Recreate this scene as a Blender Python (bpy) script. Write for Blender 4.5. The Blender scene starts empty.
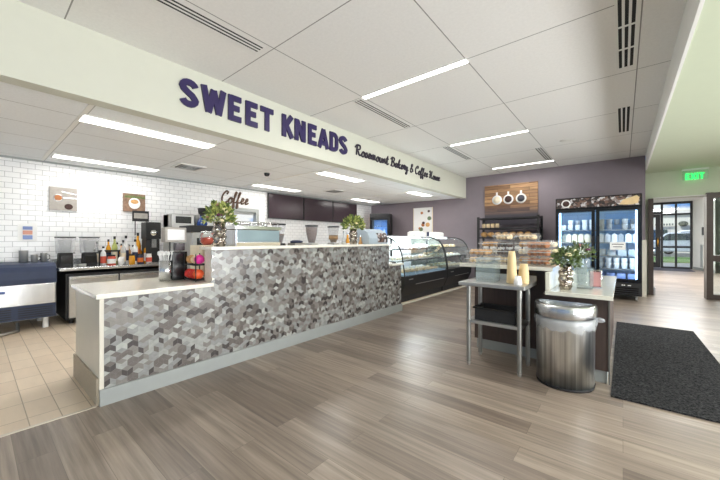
import bpy, bmesh, math, random
from mathutils import Vector, Matrix
random.seed(7)
PI = math.pi
SC = bpy.context.scene
COL = SC.collection

# ---------------------------------------------------------------- materials
MATS = {}
def nt_mat(name):
    m = bpy.data.materials.new(name); m.use_nodes = True
    MATS[name] = m
    nt = m.node_tree
    return m, nt, nt.nodes['Principled BSDF']
def lin(c):
    return tuple(((x/255.)/12.92 if x/255. <= .04045 else ((x/255.+.055)/1.055)**2.4) for x in c)
def mk(name, rgb, rough=.5, metal=0., noise=0., nscale=8., emit=0., emit_rgb=None, coat=0., bump=0., stretch=(1, 1, 1), spec=None):
    """rgb in sRGB 0-255; a little procedural variation in every material"""
    m, nt, p = nt_mat(name)
    c = lin(rgb)
    p.inputs['Roughness'].default_value = rough
    p.inputs['Metallic'].default_value = metal
    p.inputs['Base Color'].default_value = (*c, 1)
    if spec is not None: p.inputs['Specular IOR Level'].default_value = spec
    if coat: p.inputs['Coat Weight'].default_value = coat
    if noise or bump:
        tc = nt.nodes.new('ShaderNodeTexCoord'); mp = nt.nodes.new('ShaderNodeMapping')
        mp.inputs['Scale'].default_value = stretch
        nt.links.new(tc.outputs['Object'], mp.inputs['Vector'])
        n = nt.nodes.new('ShaderNodeTexNoise'); n.inputs['Scale'].default_value = nscale
        n.inputs['Detail'].default_value = 5
        nt.links.new(mp.outputs[0], n.inputs['Vector'])
        if noise:
            r = nt.nodes.new('ShaderNodeValToRGB')
            r.color_ramp.elements[0].position = .3; r.color_ramp.elements[1].position = .7
            r.color_ramp.elements[0].color = (*[x*(1-noise) for x in c], 1)
            r.color_ramp.elements[1].color = (*[min(1, x*(1+noise)) for x in c], 1)
            nt.links.new(n.outputs['Fac'], r.inputs[0]); nt.links.new(r.outputs[0], p.inputs['Base Color'])
        if bump:
            b = nt.nodes.new('ShaderNodeBump'); b.inputs['Strength'].default_value = bump
            b.inputs['Distance'].default_value = .01
            nt.links.new(n.outputs['Fac'], b.inputs['Height']); nt.links.new(b.outputs[0], p.inputs['Normal'])
    if emit:
        p.inputs['Emission Color'].default_value = (*lin(emit_rgb or rgb), 1)
        p.inputs['Emission Strength'].default_value = emit
    return m
def glass(name, rgb=(235, 245, 245), gloss=.12, rough=.02, dens=1.):
    m = bpy.data.materials.new(name); m.use_nodes = True; MATS[name] = m
    nt = m.node_tree; nt.nodes.clear()
    o = nt.nodes.new('ShaderNodeOutputMaterial'); t = nt.nodes.new('ShaderNodeBsdfTransparent')
    g = nt.nodes.new('ShaderNodeBsdfGlossy'); x = nt.nodes.new('ShaderNodeMixShader')
    gl_k = .5 if name == 'case_glass' else .8
    f = nt.nodes.new('ShaderNodeFresnel'); f.inputs['IOR'].default_value = 1.45
    a = nt.nodes.new('ShaderNodeMath'); a.operation = 'MULTIPLY_ADD'
    a.inputs[1].default_value = gl_k; a.inputs[2].default_value = gloss*.3
    t.inputs[0].default_value = (*lin(rgb), 1); g.inputs[0].default_value = (.95, .97, .97, 1)
    g.inputs['Roughness'].default_value = rough
    nt.links.new(f.outputs[0], a.inputs[0]); nt.links.new(a.outputs[0], x.inputs[0])
    nt.links.new(t.outputs[0], x.inputs[1]); nt.links.new(g.outputs[0], x.inputs[2])
    nt.links.new(x.outputs[0], o.inputs[0])
    return m
def milky(name, rgb, alpha=.5, rough=.3):
    m, nt, p = nt_mat(name)
    p.inputs['Base Color'].default_value = (*lin(rgb), 1); p.inputs['Alpha'].default_value = alpha
    p.inputs['Roughness'].default_value = rough
    return m

def swizzle(nt, order):
    """object coordinates with axes picked, e.g. 'yz' -> (y,z,0)"""
    tc = nt.nodes.new('ShaderNodeTexCoord'); s = nt.nodes.new('ShaderNodeSeparateXYZ'); c = nt.nodes.new('ShaderNodeCombineXYZ')
    nt.links.new(tc.outputs['Object'], s.inputs[0])
    for i, k in enumerate(order): nt.links.new(s.outputs['xyz'.index(k)], c.inputs[i])
    return c
def brick(name, order, w, h, c1, c2, cm, mortar, rough, offset=.5, bump=.3, noise=.06, off=(0, 0), coat=0., grain=None):
    m, nt, p = nt_mat(name)
    c = swizzle(nt, order)
    mp = nt.nodes.new('ShaderNodeMapping'); mp.inputs['Location'].default_value = (off[0], off[1], 0)
    nt.links.new(c.outputs[0], mp.inputs['Vector'])
    b = nt.nodes.new('ShaderNodeTexBrick'); b.offset = offset; b.squash = 1
    b.inputs['Scale'].default_value = 1; b.inputs['Brick Width'].default_value = w; b.inputs['Row Height'].default_value = h
    b.inputs['Mortar Size'].default_value = mortar; b.inputs['Mortar Smooth'].default_value = .1; b.inputs['Bias'].default_value = 0
    b.inputs['Color1'].default_value = (*lin(c1), 1); b.inputs['Color2'].default_value = (*lin(c2), 1)
    b.inputs['Mortar'].default_value = (*lin(cm), 1)
    nt.links.new(mp.outputs[0], b.inputs['Vector'])
    last = b.outputs['Color']
    if grain:
        gs, amt = grain
        # shift the grain from plank to plank
        mp2 = nt.nodes.new('ShaderNodeMapping'); mp2.inputs['Scale'].default_value = gs
        nt.links.new(mp.outputs[0], mp2.inputs['Vector'])
        ad = nt.nodes.new('ShaderNodeVectorMath'); ad.operation = 'MULTIPLY_ADD'
        ad.inputs[1].default_value = (37, 53, 11)
        nt.links.new(b.outputs['Color'], ad.inputs[0]); nt.links.new(mp2.outputs[0], ad.inputs[2])
        n = nt.nodes.new('ShaderNodeTexNoise'); n.inputs['Scale'].default_value = 1; n.inputs['Detail'].default_value = 6
        n.inputs['Roughness'].default_value = .6
        nt.links.new(ad.outputs[0], n.inputs['Vector'])
        r = nt.nodes.new('ShaderNodeMapRange'); r.inputs[1].default_value = .3; r.inputs[2].default_value = .7
        r.inputs[3].default_value = 1-amt; r.inputs[4].default_value = 1+amt
        nt.links.new(n.outputs['Fac'], r.inputs[0])
        mu = nt.nodes.new('ShaderNodeVectorMath'); mu.operation = 'SCALE'
        nt.links.new(last, mu.inputs[0]); nt.links.new(r.outputs[0], mu.inputs['Scale'])
        last = mu.outputs[0]
    nt.links.new(last, p.inputs['Base Color'])
    p.inputs['Roughness'].default_value = rough
    if coat: p.inputs['Coat Weight'].default_value = coat; p.inputs['Coat Roughness'].default_value = .15
    if bump:
        iv = nt.nodes.new('ShaderNodeMath'); iv.operation = 'SUBTRACT'; iv.inputs[0].default_value = 1
        nt.links.new(b.outputs['Fac'], iv.inputs[1])
        bu = nt.nodes.new('ShaderNodeBump'); bu.inputs['Strength'].default_value = bump; bu.inputs['Distance'].default_value = .002
        nt.links.new(iv.outputs[0], bu.inputs['Height']); nt.links.new(bu.outputs[0], p.inputs['Normal'])
    return m

brick('wood_floor', 'xy', 1.22, .152, (153, 139, 126), (118, 105, 95), (104, 92, 82), .001, .32, offset=.37, bump=.15, grain=((1.4, 34, 1), .34))
brick('tile_floor', 'xy', .3, .152, (226, 208, 184), (214, 194, 170), (170, 152, 128), .003, .45, offset=0., off=(.02, -.085), grain=((2, 8, 1), .06))
brick('subway', 'yz', .152, .0765, (244, 244, 243), (238, 239, 239), (186, 186, 186), .003, .18, bump=.5)
brick('ceiling_panels', 'xy', 1.28, 1.28, (238, 237, 234), (236, 235, 232), (150, 149, 146), .005, .9, offset=0, off=(-.11, -.47), bump=.4, grain=((40, 40, 1), .03))
brick('kitchen_ceiling', 'yx', 1.25, .62, (240, 243, 244), (238, 241, 242), (176, 176, 174), .005, .9, offset=0, off=(-.70, -.29), bump=.4, grain=((50, 50, 1), .04))
mk('soffit_paint', (208, 209, 195), .7, noise=.01)
mk('purple_paint', (134, 124, 131), .7, noise=.02)
mk('lobby_paint', (208, 217, 192), .7, noise=.01)
mk('white_paint', (236, 236, 232), .6, noise=.01)
mk('gap_dark', (30, 30, 32), .8, noise=.1)
mk('cream_laminate', (224, 218, 204), .4, noise=.02)
mk('stone_top', (234, 229, 216), .18, noise=.07, nscale=30, coat=.3)
mk('stone_pale', (222, 220, 208), .15, noise=.06, nscale=24, coat=.3)
mk('base_gray', (160, 164, 162), .5, noise=.03)
mk('base_beige', (178, 166, 146), .5, noise=.08, stretch=(3, 3, 30))
mk('metal_strip', (215, 205, 190), .35, metal=.6, noise=.03)
mk('steel', (206, 208, 210), .27, metal=1, noise=.10, nscale=1.2, stretch=(30, 30, .3))
mk('steel_reflect_streaks', (214, 217, 220), .3, metal=1, noise=.45, nscale=1.2, stretch=(30, 30, .3))  # vertical reflections on the trash can, painted into the colour as streaks
mk('steel_soft', (190, 190, 188), .38, metal=.9, noise=.05, nscale=20)
mk('canister_steel', (200, 200, 196), .35, metal=.55, noise=.1, nscale=1.5, stretch=(30, 30, .3))
mk('black_satin', (22, 22, 24), .5, noise=.1)
mk('leg_steel', (158, 158, 154), .42, metal=.85, noise=.05)
mk('canvas_brown', (132, 104, 84), .6, noise=.45, nscale=14)
mk('edge_gray', (104, 104, 100), .5, noise=.05)
mk('chrome', (230, 230, 230), .12, metal=1, noise=.02)
mk('navy_plastic', (40, 54, 84), .45, noise=.08)
mk('sign_navy', (42, 30, 82), .45, noise=.05)
mk('script_dark', (48, 42, 56), .5, noise=.05)
mk('coffee_brown', (96, 72, 56), .5, metal=0, noise=.1)
mk('black_gloss', (20, 20, 22), .2, noise=.1)
mk('black_matte', (30, 30, 32), .6, noise=.15)
mk('screen_dark', (58, 46, 52), .22, noise=.04)
mk('dark_wood', (70, 58, 52), .45, noise=.15, nscale=5, stretch=(1, 1, 14))
mk('panel_brown', (76, 62, 57), .5, noise=.15, nscale=5, stretch=(10, 10, 1))
mk('wood_mid', (150, 98, 60), .5, noise=.25, nscale=4, stretch=(1, 1, 12))
mk('light_panel', (255, 255, 252), .5, emit=7, emit_rgb=(255, 252, 246))
mk('light_line', (255, 255, 252), .5, emit=9, emit_rgb=(255, 252, 246))
mk('case_light', (255, 255, 255), .5, emit=5, emit_rgb=(235, 245, 255))
mk('fridge_light', (255, 255, 255), .5, emit=8, emit_rgb=(170, 212, 255))
mk('fridge_inside', (176, 206, 236), .5, noise=.02)
mk('blue_inside', (92, 130, 190), .5, noise=.02)
mk('white_plastic', (238, 238, 238), .4, noise=.02)
mk('paper_white', (240, 240, 238), .8, noise=.02)
mk('ink', (70, 70, 80), .7, noise=.05)
mk('cream', (238, 226, 200), .6, noise=.05)
mk('pastry_gold', (204, 158, 102), .7, noise=.25, nscale=30, bump=.5)
mk('pastry_pale', (232, 208, 168), .7, noise=.12, nscale=30, bump=.4)
mk('pastry_choc', (72, 48, 42), .7, noise=.3, nscale=30, bump=.5)
mk('pastry_orange', (178, 114, 68), .7, noise=.25, nscale=30, bump=.5)
mk('cone_tan', (226, 200, 152), .6, noise=.1)
mk('leaf_green', (96, 116, 58), .55, noise=.3, nscale=20)
mk('leaf_light', (176, 184, 104), .55, noise=.25, nscale=20)
mk('leaf_gray', (110, 126, 96), .6, noise=.25, nscale=20)
mk('petal_cream', (244, 232, 190), .6, noise=.08)
mk('petal_purple', (96, 42, 74), .6, noise=.2)
mk('petal_pink', (206, 150, 150), .6, noise=.1)
mk('orange_bag', (238, 92, 40), .4, noise=.2, nscale=25)
mk('red_bag', (214, 50, 44), .4, noise=.25, nscale=25)
mk('pink_bag', (222, 40, 150), .35, noise=.25, nscale=25)
mk('amber', (226, 158, 40), .2, noise=.1)
mk('label_navy', (44, 54, 84), .5, noise=.1)
mk('label_orange', (222, 120, 50), .5, noise=.15)
mk('label_red', (214, 92, 70), .5, noise=.15)
mk('blue_hopper', (34, 66, 134), .2, noise=.1)
mk('beans', (112, 84, 66), .5, noise=.5, nscale=80)
mk('beans_light', (160, 130, 96), .5, noise=.3, nscale=80)
mk('exit_green', (60, 220, 110), .5, emit=1.6, emit_rgb=(40, 225, 100))
mk('brass', (214, 160, 70), .3, metal=1, noise=.05)
mk('car_silver', (188, 190, 194), .3, metal=.4, noise=.03)
mk('tire', (28, 28, 28), .8, noise=.1)
mk('car_glass', (34, 40, 46), .35, noise=.03)
mk('asphalt', (120, 118, 114), .9, noise=.1, nscale=12)
mk('grass', (84, 110, 50), .9, noise=.3, nscale=30)
mk('building_tan', (206, 198, 186), .8, noise=.04)
mk('stone_dark', (110, 96, 88), .8, noise=.4, nscale=5)
mk('wallart_gray', (172, 166, 158), .6, noise=.1, nscale=20)
mk('tape_blue', (130, 150, 200), .6, noise=.05)
mk('hood_blue', (178, 192, 204), .3, noise=.03)
mk('glass_teal', (140, 160, 166), .12, noise=.1, nscale=3)
mk('tape_orange', (220, 160, 140), .6, noise=.05)
glass('clear_glass', (252, 253, 253)); glass('door_glass', (247, 252, 253), .2)
glass('case_glass', (248, 252, 251), .15)
milky('smoke_bin', (188, 190, 196), .30, .12)
milky('clamshell', (240, 242, 242), .11, .15); milky('acrylic', (206, 226, 228), .13, .06)
milky('bag_film', (222, 226, 230), .36, .22)
milky('frosted', (226, 230, 230), .5, .3)

# mirrored hammered vase
def hammered():
    m, nt, p = nt_mat('hammered_silver')
    p.inputs['Metallic'].default_value = 1; p.inputs['Roughness'].default_value = .12
    tc = nt.nodes.new('ShaderNodeTexCoord'); v = nt.nodes.new('ShaderNodeTexVoronoi'); v.inputs['Scale'].default_value = 26
    nt.links.new(tc.outputs['Object'], v.inputs['Vector'])
    r = nt.nodes.new('ShaderNodeValToRGB'); r.color_ramp.elements[0].color = (*lin((238, 232, 222)), 1)
    r.color_ramp.elements[1].color = (*lin((130, 118, 108)), 1); r.color_ramp.elements[1].position = .7
    nt.links.new(v.outputs['Distance'], r.inputs[0]); nt.links.new(r.outputs[0], p.inputs['Base Color'])
    b = nt.nodes.new('ShaderNodeBump'); b.inputs['Strength'].default_value = 1; b.inputs['Distance'].default_value = .02
    nt.links.new(v.outputs['Distance'], b.inputs['Height']); nt.links.new(b.outputs[0], p.inputs['Normal'])
hammered()
def mat_carpet():
    m, nt, p = nt_mat('black_carpet')
    p.inputs['Roughness'].default_value = 1; p.inputs['Specular IOR Level'].default_value = .1
    tc = nt.nodes.new('ShaderNodeTexCoord'); n = nt.nodes.new('ShaderNodeTexNoise'); n.inputs['Scale'].default_value = 60
    n.inputs['Detail'].default_value = 8; n.inputs['Roughness'].default_value = .8
    nt.links.new(tc.outputs['Object'], n.inputs['Vector'])
    r = nt.nodes.new('ShaderNodeValToRGB'); r.color_ramp.elements[0].position = .42; r.color_ramp.elements[1].position = .66
    r.color_ramp.elements[0].color = (*lin((18, 18, 20)), 1); r.color_ramp.elements[1].color = (*lin((84, 84, 86)), 1)
    nt.links.new(n.outputs['Fac'], r.inputs[0]); nt.links.new(r.outputs[0], p.inputs['Base Color'])
    b = nt.nodes.new('ShaderNodeBump'); b.inputs['Strength'].default_value = .8; b.inputs['Distance'].default_value = .01
    nt.links.new(n.outputs['Fac'], b.inputs['Height']); nt.links.new(b.outputs[0], p.inputs['Normal'])
mat_carpet()
def plank_art():
    m, nt, p = nt_mat('plank_art')
    c = swizzle(nt, 'xz')
    b = nt.nodes.new('ShaderNodeTexBrick'); b.offset = .4
    b.inputs['Scale'].default_value = 1; b.inputs['Brick Width'].default_value = .75; b.inputs['Row Height'].default_value = .085
    b.inputs['Mortar Size'].default_value = .003
    b.inputs['Color1'].default_value = (*lin((188, 146, 104)), 1); b.inputs['Color2'].default_value = (*lin((98, 68, 52)), 1)
    b.inputs['Mortar'].default_value = (*lin((50, 36, 30)), 1)
    nt.links.new(c.outputs[0], b.inputs['Vector'])
    mp = nt.nodes.new('ShaderNodeMapping'); mp.inputs['Scale'].default_value = (3, 50, 1)
    nt.links.new(c.outputs[0], mp.inputs['Vector'])
    n = nt.nodes.new('ShaderNodeTexNoise'); n.inputs['Scale'].default_value = 1; n.inputs['Detail'].default_value = 6
    nt.links.new(mp.outputs[0], n.inputs['Vector'])
    r = nt.nodes.new('ShaderNodeMapRange'); r.inputs[1].default_value = .3; r.inputs[2].default_value = .7; r.inputs[3].default_value = .6; r.inputs[4].default_value = 1.35
    nt.links.new(n.outputs['Fac'], r.inputs[0])
    mu = nt.nodes.new('ShaderNodeVectorMath'); mu.operation = 'SCALE'
    nt.links.new(b.outputs['Color'], mu.inputs[0]); nt.links.new(r.outputs[0], mu.inputs['Scale'])
    # the printed boards turn dark grey towards the bottom of the print
    s = nt.nodes.new('ShaderNodeSeparateXYZ'); nt.links.new(c.outputs[0], s.inputs[0])
    g = nt.nodes.new('ShaderNodeMapRange'); g.inputs[1].default_value = .25; g.inputs[2].default_value = .52
    nt.links.new(s.outputs[1], g.inputs[0])
    mx = nt.nodes.new('ShaderNodeMix'); mx.data_type = 'RGBA'
    nt.links.new(g.outputs[0], mx.inputs[0]); mx.inputs[6].default_value = (*lin((74, 70, 78)), 1)
    nt.links.new(mu.outputs[0], mx.inputs[7]); nt.links.new(mx.outputs[2], p.inputs['Base Color'])
    p.inputs['Roughness'].default_value = .6
plank_art()
def speckle(name, cols, scale):
    m, nt, p = nt_mat(name)
    tc = nt.nodes.new('ShaderNodeTexCoord'); v = nt.nodes.new('ShaderNodeTexVoronoi'); v.inputs['Scale'].default_value = scale
    nt.links.new(tc.outputs['Object'], v.inputs['Vector'])
    s = nt.nodes.new('ShaderNodeSeparateXYZ'); nt.links.new(v.outputs['Color'], s.inputs[0])
    r = nt.nodes.new('ShaderNodeValToRGB'); r.color_ramp.interpolation = 'CONSTANT'
    e = r.color_ramp.elements
    while len(e) < len(cols): e.new(.5)
    for i, c in enumerate(cols): e[i].position = i/len(cols); e[i].color = (*lin(c), 1)
    nt.links.new(s.outputs[0], r.inputs[0]); nt.links.new(r.outputs[0], p.inputs['Base Color'])
    p.inputs['Roughness'].default_value = .4
speckle('coffee_print', [(60, 48, 44), (150, 138, 134), (84, 64, 58), (44, 38, 40), (120, 92, 80), (206, 204, 206)], 22)
MOS = [('mosaic_dark', (74, 69, 68)), ('mosaic_brown', (108, 102, 98)), ('mosaic_taupe', (132, 127, 123)),
       ('mosaic_gray', (144, 145, 143)), ('mosaic_light', (162, 163, 159)), ('mosaic_pearl', (180, 181, 176))]
for n_, c_ in MOS: mk(n_, c_, .22, noise=.13, nscale=28, stretch=(1, 1, 1.5))
mk('grout', (150, 147, 143), .8, noise=.05)

# ---------------------------------------------------------------- mesh builder
class B:
    def __init__(s): s.bm = bmesh.new()
    def face(s, pts, m=0):
        f = s.bm.faces.new([s.bm.verts.new(p) for p in pts]); f.material_index = m; return f
    def box(s, x0, x1, y0, y1, z0, z1, m=0, rz=0, tap=0):
        cx, cy = (x0+x1)/2, (y0+y1)/2
        v = []
        for z, t in ((z0, 0), (z1, tap)):
            for x, y in ((x0+t, y0+t), (x1-t, y0+t), (x1-t, y1-t), (x0+t, y1-t)):
                if rz:
                    dx, dy = x-cx, y-cy
                    x = cx+dx*math.cos(rz)-dy*math.sin(rz); y = cy+dx*math.sin(rz)+dy*math.cos(rz)
                v.append(s.bm.verts.new((x, y, z)))
        for q in ((3, 2, 1, 0), (4, 5, 6, 7), (0, 1, 5, 4), (1, 2, 6, 5), (2, 3, 7, 6), (3, 0, 4, 7)):
            f = s.bm.faces.new([v[i] for i in q]); f.material_index = m
        return s
    def lathe(s, prof, c=(0, 0, 0), seg=20, m=0, sx=1, sy=1, smooth=True):
        rings = []
        for r, z in prof:
            if r < 1e-6: rings.append([s.bm.verts.new((c[0], c[1], c[2]+z))])
            else: rings.append([s.bm.verts.new((c[0]+sx*r*math.cos(2*PI*k/seg), c[1]+sy*r*math.sin(2*PI*k/seg), c[2]+z)) for k in range(seg)])
        for a, b in zip(rings, rings[1:]):
            for k in range(seg):
                k2 = (k+1) % seg
                if len(a) == 1 and len(b) == 1: continue
                if len(a) == 1: vs = [a[0], b[k2], b[k]]
                elif len(b) == 1: vs = [a[k], a[k2], b[0]]
                else: vs = [a[k], a[k2], b[k2], b[k]]
                f = s.bm.faces.new(vs); f.material_index = m; f.smooth = smooth
        return s
    def cyl(s, x, y, z0, z1, r, r1=None, seg=16, m=0):
        r1 = r if r1 is None else r1
        s.lathe([(0, z0), (r, z0)], (x, y, 0), seg, m, smooth=False)
        s.lathe([(r, z0), (r1, z1)], (x, y, 0), seg, m)
        s.lathe([(r1, z1), (0, z1)], (x, y, 0), seg, m, smooth=False)
        return s
    def tube(s, pts, r, seg=8, m=0, cap=True, sq=False):
        pts = [Vector(p) for p in pts]; rings = []
        for i, p in enumerate(pts):
            d = (pts[min(i+1, len(pts)-1)]-pts[max(i-1, 0)])
            d = d.normalized() if d.length > 1e-9 else Vector((0, 0, 1))
            up = Vector((0, 0, 1)) if abs(d.z) < .95 else Vector((1, 0, 0))
            u = d.cross(up).normalized(); w = d.cross(u)
            rr = r[i] if isinstance(r, (list, tuple)) else r
            rings.append([s.bm.verts.new(p+rr*(u*math.cos(2*PI*(k+.5)/seg)+w*math.sin(2*PI*(k+.5)/seg))) for k in range(seg)])
        for a, b in zip(rings, rings[1:]):
            for k in range(seg):
                f = s.bm.faces.new([a[k], a[(k+1) % seg], b[(k+1) % seg], b[k]]); f.material_index = m; f.smooth = not sq
        if cap:
            for q in (rings[0][::-1], rings[-1]):
                f = s.bm.faces.new(q); f.material_index = m
        return s
    def ell(s, c, r, m=0, seg=12, rings=8, jit=0):
        prof = [(math.sin(PI*i/rings), -math.cos(PI*i/rings)) for i in range(rings+1)]
        prof[0] = (0, -1); prof[-1] = (0, 1)
        n0 = len(s.bm.verts)
        s.lathe([(a, b*r[2]) for a, b in prof], c, seg, m, r[0], r[1])
        if jit:
            s.bm.verts.ensure_lookup_table()
            for v in s.bm.verts[n0:]:
                v.co += Vector((random.uniform(-1, 1)*r[0], random.uniform(-1, 1)*r[1], random.uniform(-1, 1)*r[2]))*jit
        return s
    def prism(s, poly, ax, a0, a1, m=0):
        """poly in the plane normal to axis ax ('x': (y,z), 'y': (x,z), 'z': (x,y)), extruded a0..a1"""
        def P(p, a):
            return {'x': (a, p[0], p[1]), 'y': (p[0], a, p[1]), 'z': (p[0], p[1], a)}[ax]
        A = [s.bm.verts.new(P(p, a0)) for p in poly]; Bv = [s.bm.verts.new(P(p, a1)) for p in poly]
        n = len(poly)
        fs = [s.bm.faces.new(A[::-1]), s.bm.faces.new(Bv)]
        for i in range(n): fs.append(s.bm.faces.new([A[i], A[(i+1) % n], Bv[(i+1) % n], Bv[i]]))
        for f in fs: f.material_index = m
        return s
    def xf(s, mat):
        bmesh.ops.transform(s.bm, matrix=mat, verts=s.bm.verts[:]); return s

def obj(name, b, mats, parent=None, w=False, bevel=0, loc=None):
    """ONE mesh object; w=True: vertices given in world coordinates"""
    if isinstance(mats, str): mats = [mats]
    bmesh.ops.recalc_face_normals(b.bm, faces=b.bm.faces[:])
    if w and parent is not None:
        off = Vector(parent.location)
        if parent.parent: off += Vector(parent.parent.location)
        bmesh.ops.translate(b.bm, verts=b.bm.verts[:], vec=-off)
    if loc is not None:
        bmesh.ops.translate(b.bm, verts=b.bm.verts[:], vec=-Vector(loc))
    me = bpy.data.meshes.new(name); b.bm.to_mesh(me); b.bm.free()
    for m in mats: me.materials.append(MATS[m])
    o = bpy.data.objects.new(name, me); COL.objects.link(o)
    if loc is not None: o.location = loc
    if parent is not None: o.parent = parent
    if bevel:
        md = o.modifiers.new('bevel', 'BEVEL'); md.width = bevel; md.segments = 2; md.limit_method = 'ANGLE'
    return o
def thing(name, label, cat, loc=(0, 0, 0), rz=0, group=None):
    o = bpy.data.objects.new(name, None); COL.objects.link(o); o.empty_display_size = .1
    o.location = loc; o.rotation_euler = (0, 0, rz); o['label'] = label; o['category'] = cat
    if group: o['group'] = group
    return o
def tag(o, label, cat, group=None, kind=None):
    o['label'] = label; o['category'] = cat
    if group: o['group'] = group
    if kind: o['kind'] = kind
    return o
def struct(name, b, mats, bevel=0, parent=None):
    o = obj(name, b, mats, parent, bevel=bevel)
    if parent is None: o['kind'] = 'structure'
    return o
def dup(root, loc, rz=None, label=None, group=None, scale=None):
    r = root.copy(); COL.objects.link(r); r.location = loc
    if rz is not None: r.rotation_euler = (0, 0, rz)
    if label: r['label'] = label
    if group: r['group'] = group
    if scale is not None: r.scale = scale if isinstance(scale, tuple) else (scale,)*3
    for ch in list(root.children):
        c = ch.copy(); COL.objects.link(c); c.parent = r
        for g in ch.children:
            d = g.copy(); COL.objects.link(d); d.parent = c
    return r

# ---------------------------------------------------------------- the setting
ZC = 2.91; ZK = 2.36; ZL = 2.61; YB = 8.82; XT = -6.74; YR = -3.2; XR = 4.2
struct('floor', B().prism([(-2.86, YR), (XR, YR), (XR, 18.9), (.3, 18.9), (.3, 9.4), (-3.12, 9.4), (-3.12, 4.57), (-2.86, 4.57)], 'z', -.1, 0), 'wood_floor')
struct('floor', B().prism([(XT-.1, YR), (-2.86, YR), (-2.86, 4.57), (-3.12, 4.57), (-3.12, 9.0), (XT-.1, 9.0)], 'z', -.1, 0), 'tile_floor')
struct('trim_1', B().box(-2.872, -2.848, YR, .56, 0, .004), 'metal_strip')
struct('ceiling', B().box(-3.42, .38, YR, 8.9, ZC, ZC+.1), 'ceiling_panels')
struct('wall_soffit', B().box(-3.55, -3.40, YR, YB, ZK-.02, ZC), 'soffit_paint')
struct('ceiling', B().box(XT-.15, -3.55, YR, YB, ZK, ZK+.1), 'kitchen_ceiling')
struct('ceiling', B().box(.38, XR, YR, 9.3, ZL, ZL+.1).box(.38, .46, YR, 9.3, ZL+.1, ZC+.1), 'lobby_paint')
struct('trim_2', B().box(.358, .38, YR, YB, ZL-.006, ZC), 'white_paint')
wl = B()
for a in ((YR, 3.69, 0, ZK), (4.38, 9.3, 0, ZK), (3.69, 4.38, 0, 1.50), (3.69, 4.38, 1.90, ZK)):
    wl.box(XT-.15, XT, *a)
struct('wall_left', wl, 'subway')
struct('wall_back', B().box(XT, .355, YB, 9.3, 0, ZC), 'purple_paint')
lw = B().box(.355, .50, 9.3, 9.45, 0, 2.05).box(.355, XR, 9.3, 9.45, 2.05, ZC).box(3.2, XR, 9.3, 9.45, 0, 2.05)
struct('wall_lobby', lw, 'lobby_paint')
# tee strips of the kitchen ceiling (white, proud)
for i, y in enumerate((.70, 3.82, 6.94)):
    struct('trim_3', B().box(-6.7, -3.56, y-.045, y-.005, ZK-.006, ZK), 'white_paint')
struct('trim_4', B().box(XT, XT+.02, YR, YB, ZK-.025, ZK), 'base_gray')
struct('baseboard_back', B().box(-2.0, .355, YB-.012, YB, 0, .1).box(.355, .367, YB, 9.3, 0, .1), 'base_gray')
# rear and right walls with large shop windows (behind the photographer); the kitchen one is added for light
def window_wall(name, horiz, c, spans, a0, a1, zt, mat):
    b = B(); edges = [a0]+[q for s_ in spans for q in s_]+[a1]
    def bx(p, q, z0, z1):
        if horiz: b.box(p, q, c-.15, c, z0, z1)
        else: b.box(c, c+.15, p, q, z0, z1)
    for i in range(0, len(edges), 2):
        if edges[i+1]-edges[i] > .01: bx(edges[i], edges[i+1], 0, zt)
    for p, q in spans: bx(p, q, 0, .12); bx(p, q, 2.30 if p < -5 else 2.45, zt)
    struct(name, b, mat)
window_wall('wall_rear', True, YR, [(-6.2, -3.7), (-2.6, -.9), (-.7, 1.0), (1.2, 2.9)], XT-.15, XR, ZC, 'lobby_paint')  # leftmost opening is added to bring light to the kitchen ceiling
window_wall('wall_right', False, XR, [(-2.4, .2), (.6, 3.2), (3.6, 6.2)], YR, 9.45, ZC, 'lobby_paint')
n = 2
def add_window(horiz, c, p, q):
    global n
    fr = B(); gl = B()
    zs = (.12, 2.45); zt_ = 2.30 if p < -5 and horiz else 2.45
    def bx(b, a0, a1, z0, z1, t):
        if horiz: b.box(a0, a1, c-.075-t, c-.075+t, z0, z1)
        else: b.box(c+.075-t, c+.075+t, a0, a1, z0, z1)
    m_ = (p+q)/2
    for a in ((p, p+.05), (m_-.025, m_+.025), (q-.05, q)): bx(fr, a[0], a[1], zs[0], zt_, .04)
    for z in ((.12, .17), (1.9, 1.95), (zt_-.05, zt_)): bx(fr, p, q, z[0], z[1], .039)
    bx(gl, p+.05, q-.05, .17, zt_-.05, .004)
    o = struct('window_%d' % n, fr, 'black_matte'); g = obj('pane', gl, 'clear_glass', o)
    n += 1
for p, q in ((-6.2, -3.7), (-2.6, -.9), (-.7, 1.0), (1.2, 2.9)): add_window(True, YR, p, q)  # first one is the added kitchen window
for p, q in ((-2.4, .2), (.6, 3.2), (3.6, 6.2)): add_window(False, XR, p, q)
# service window in the tiled wall
f = B()
for a in ((3.69, 3.75, 1.50, 1.90), (4.30, 4.38, 1.50, 1.90), (3.75, 4.30, 1.82, 1.90), (3.75, 4.30, 1.50, 1.56)):
    f.box(XT-.12, XT+.012, *a)
o = struct('window_1', f, 'base_gray')
obj('pane', B().box(XT-.09, XT-.08, 3.75, 4.30, 1.56, 1.82), 'clear_glass', o)
obj('window_blind', B().box(XT-.07, XT-.05, 3.75, 4.30, 1.76, 1.82), 'steel_soft', o)
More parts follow.
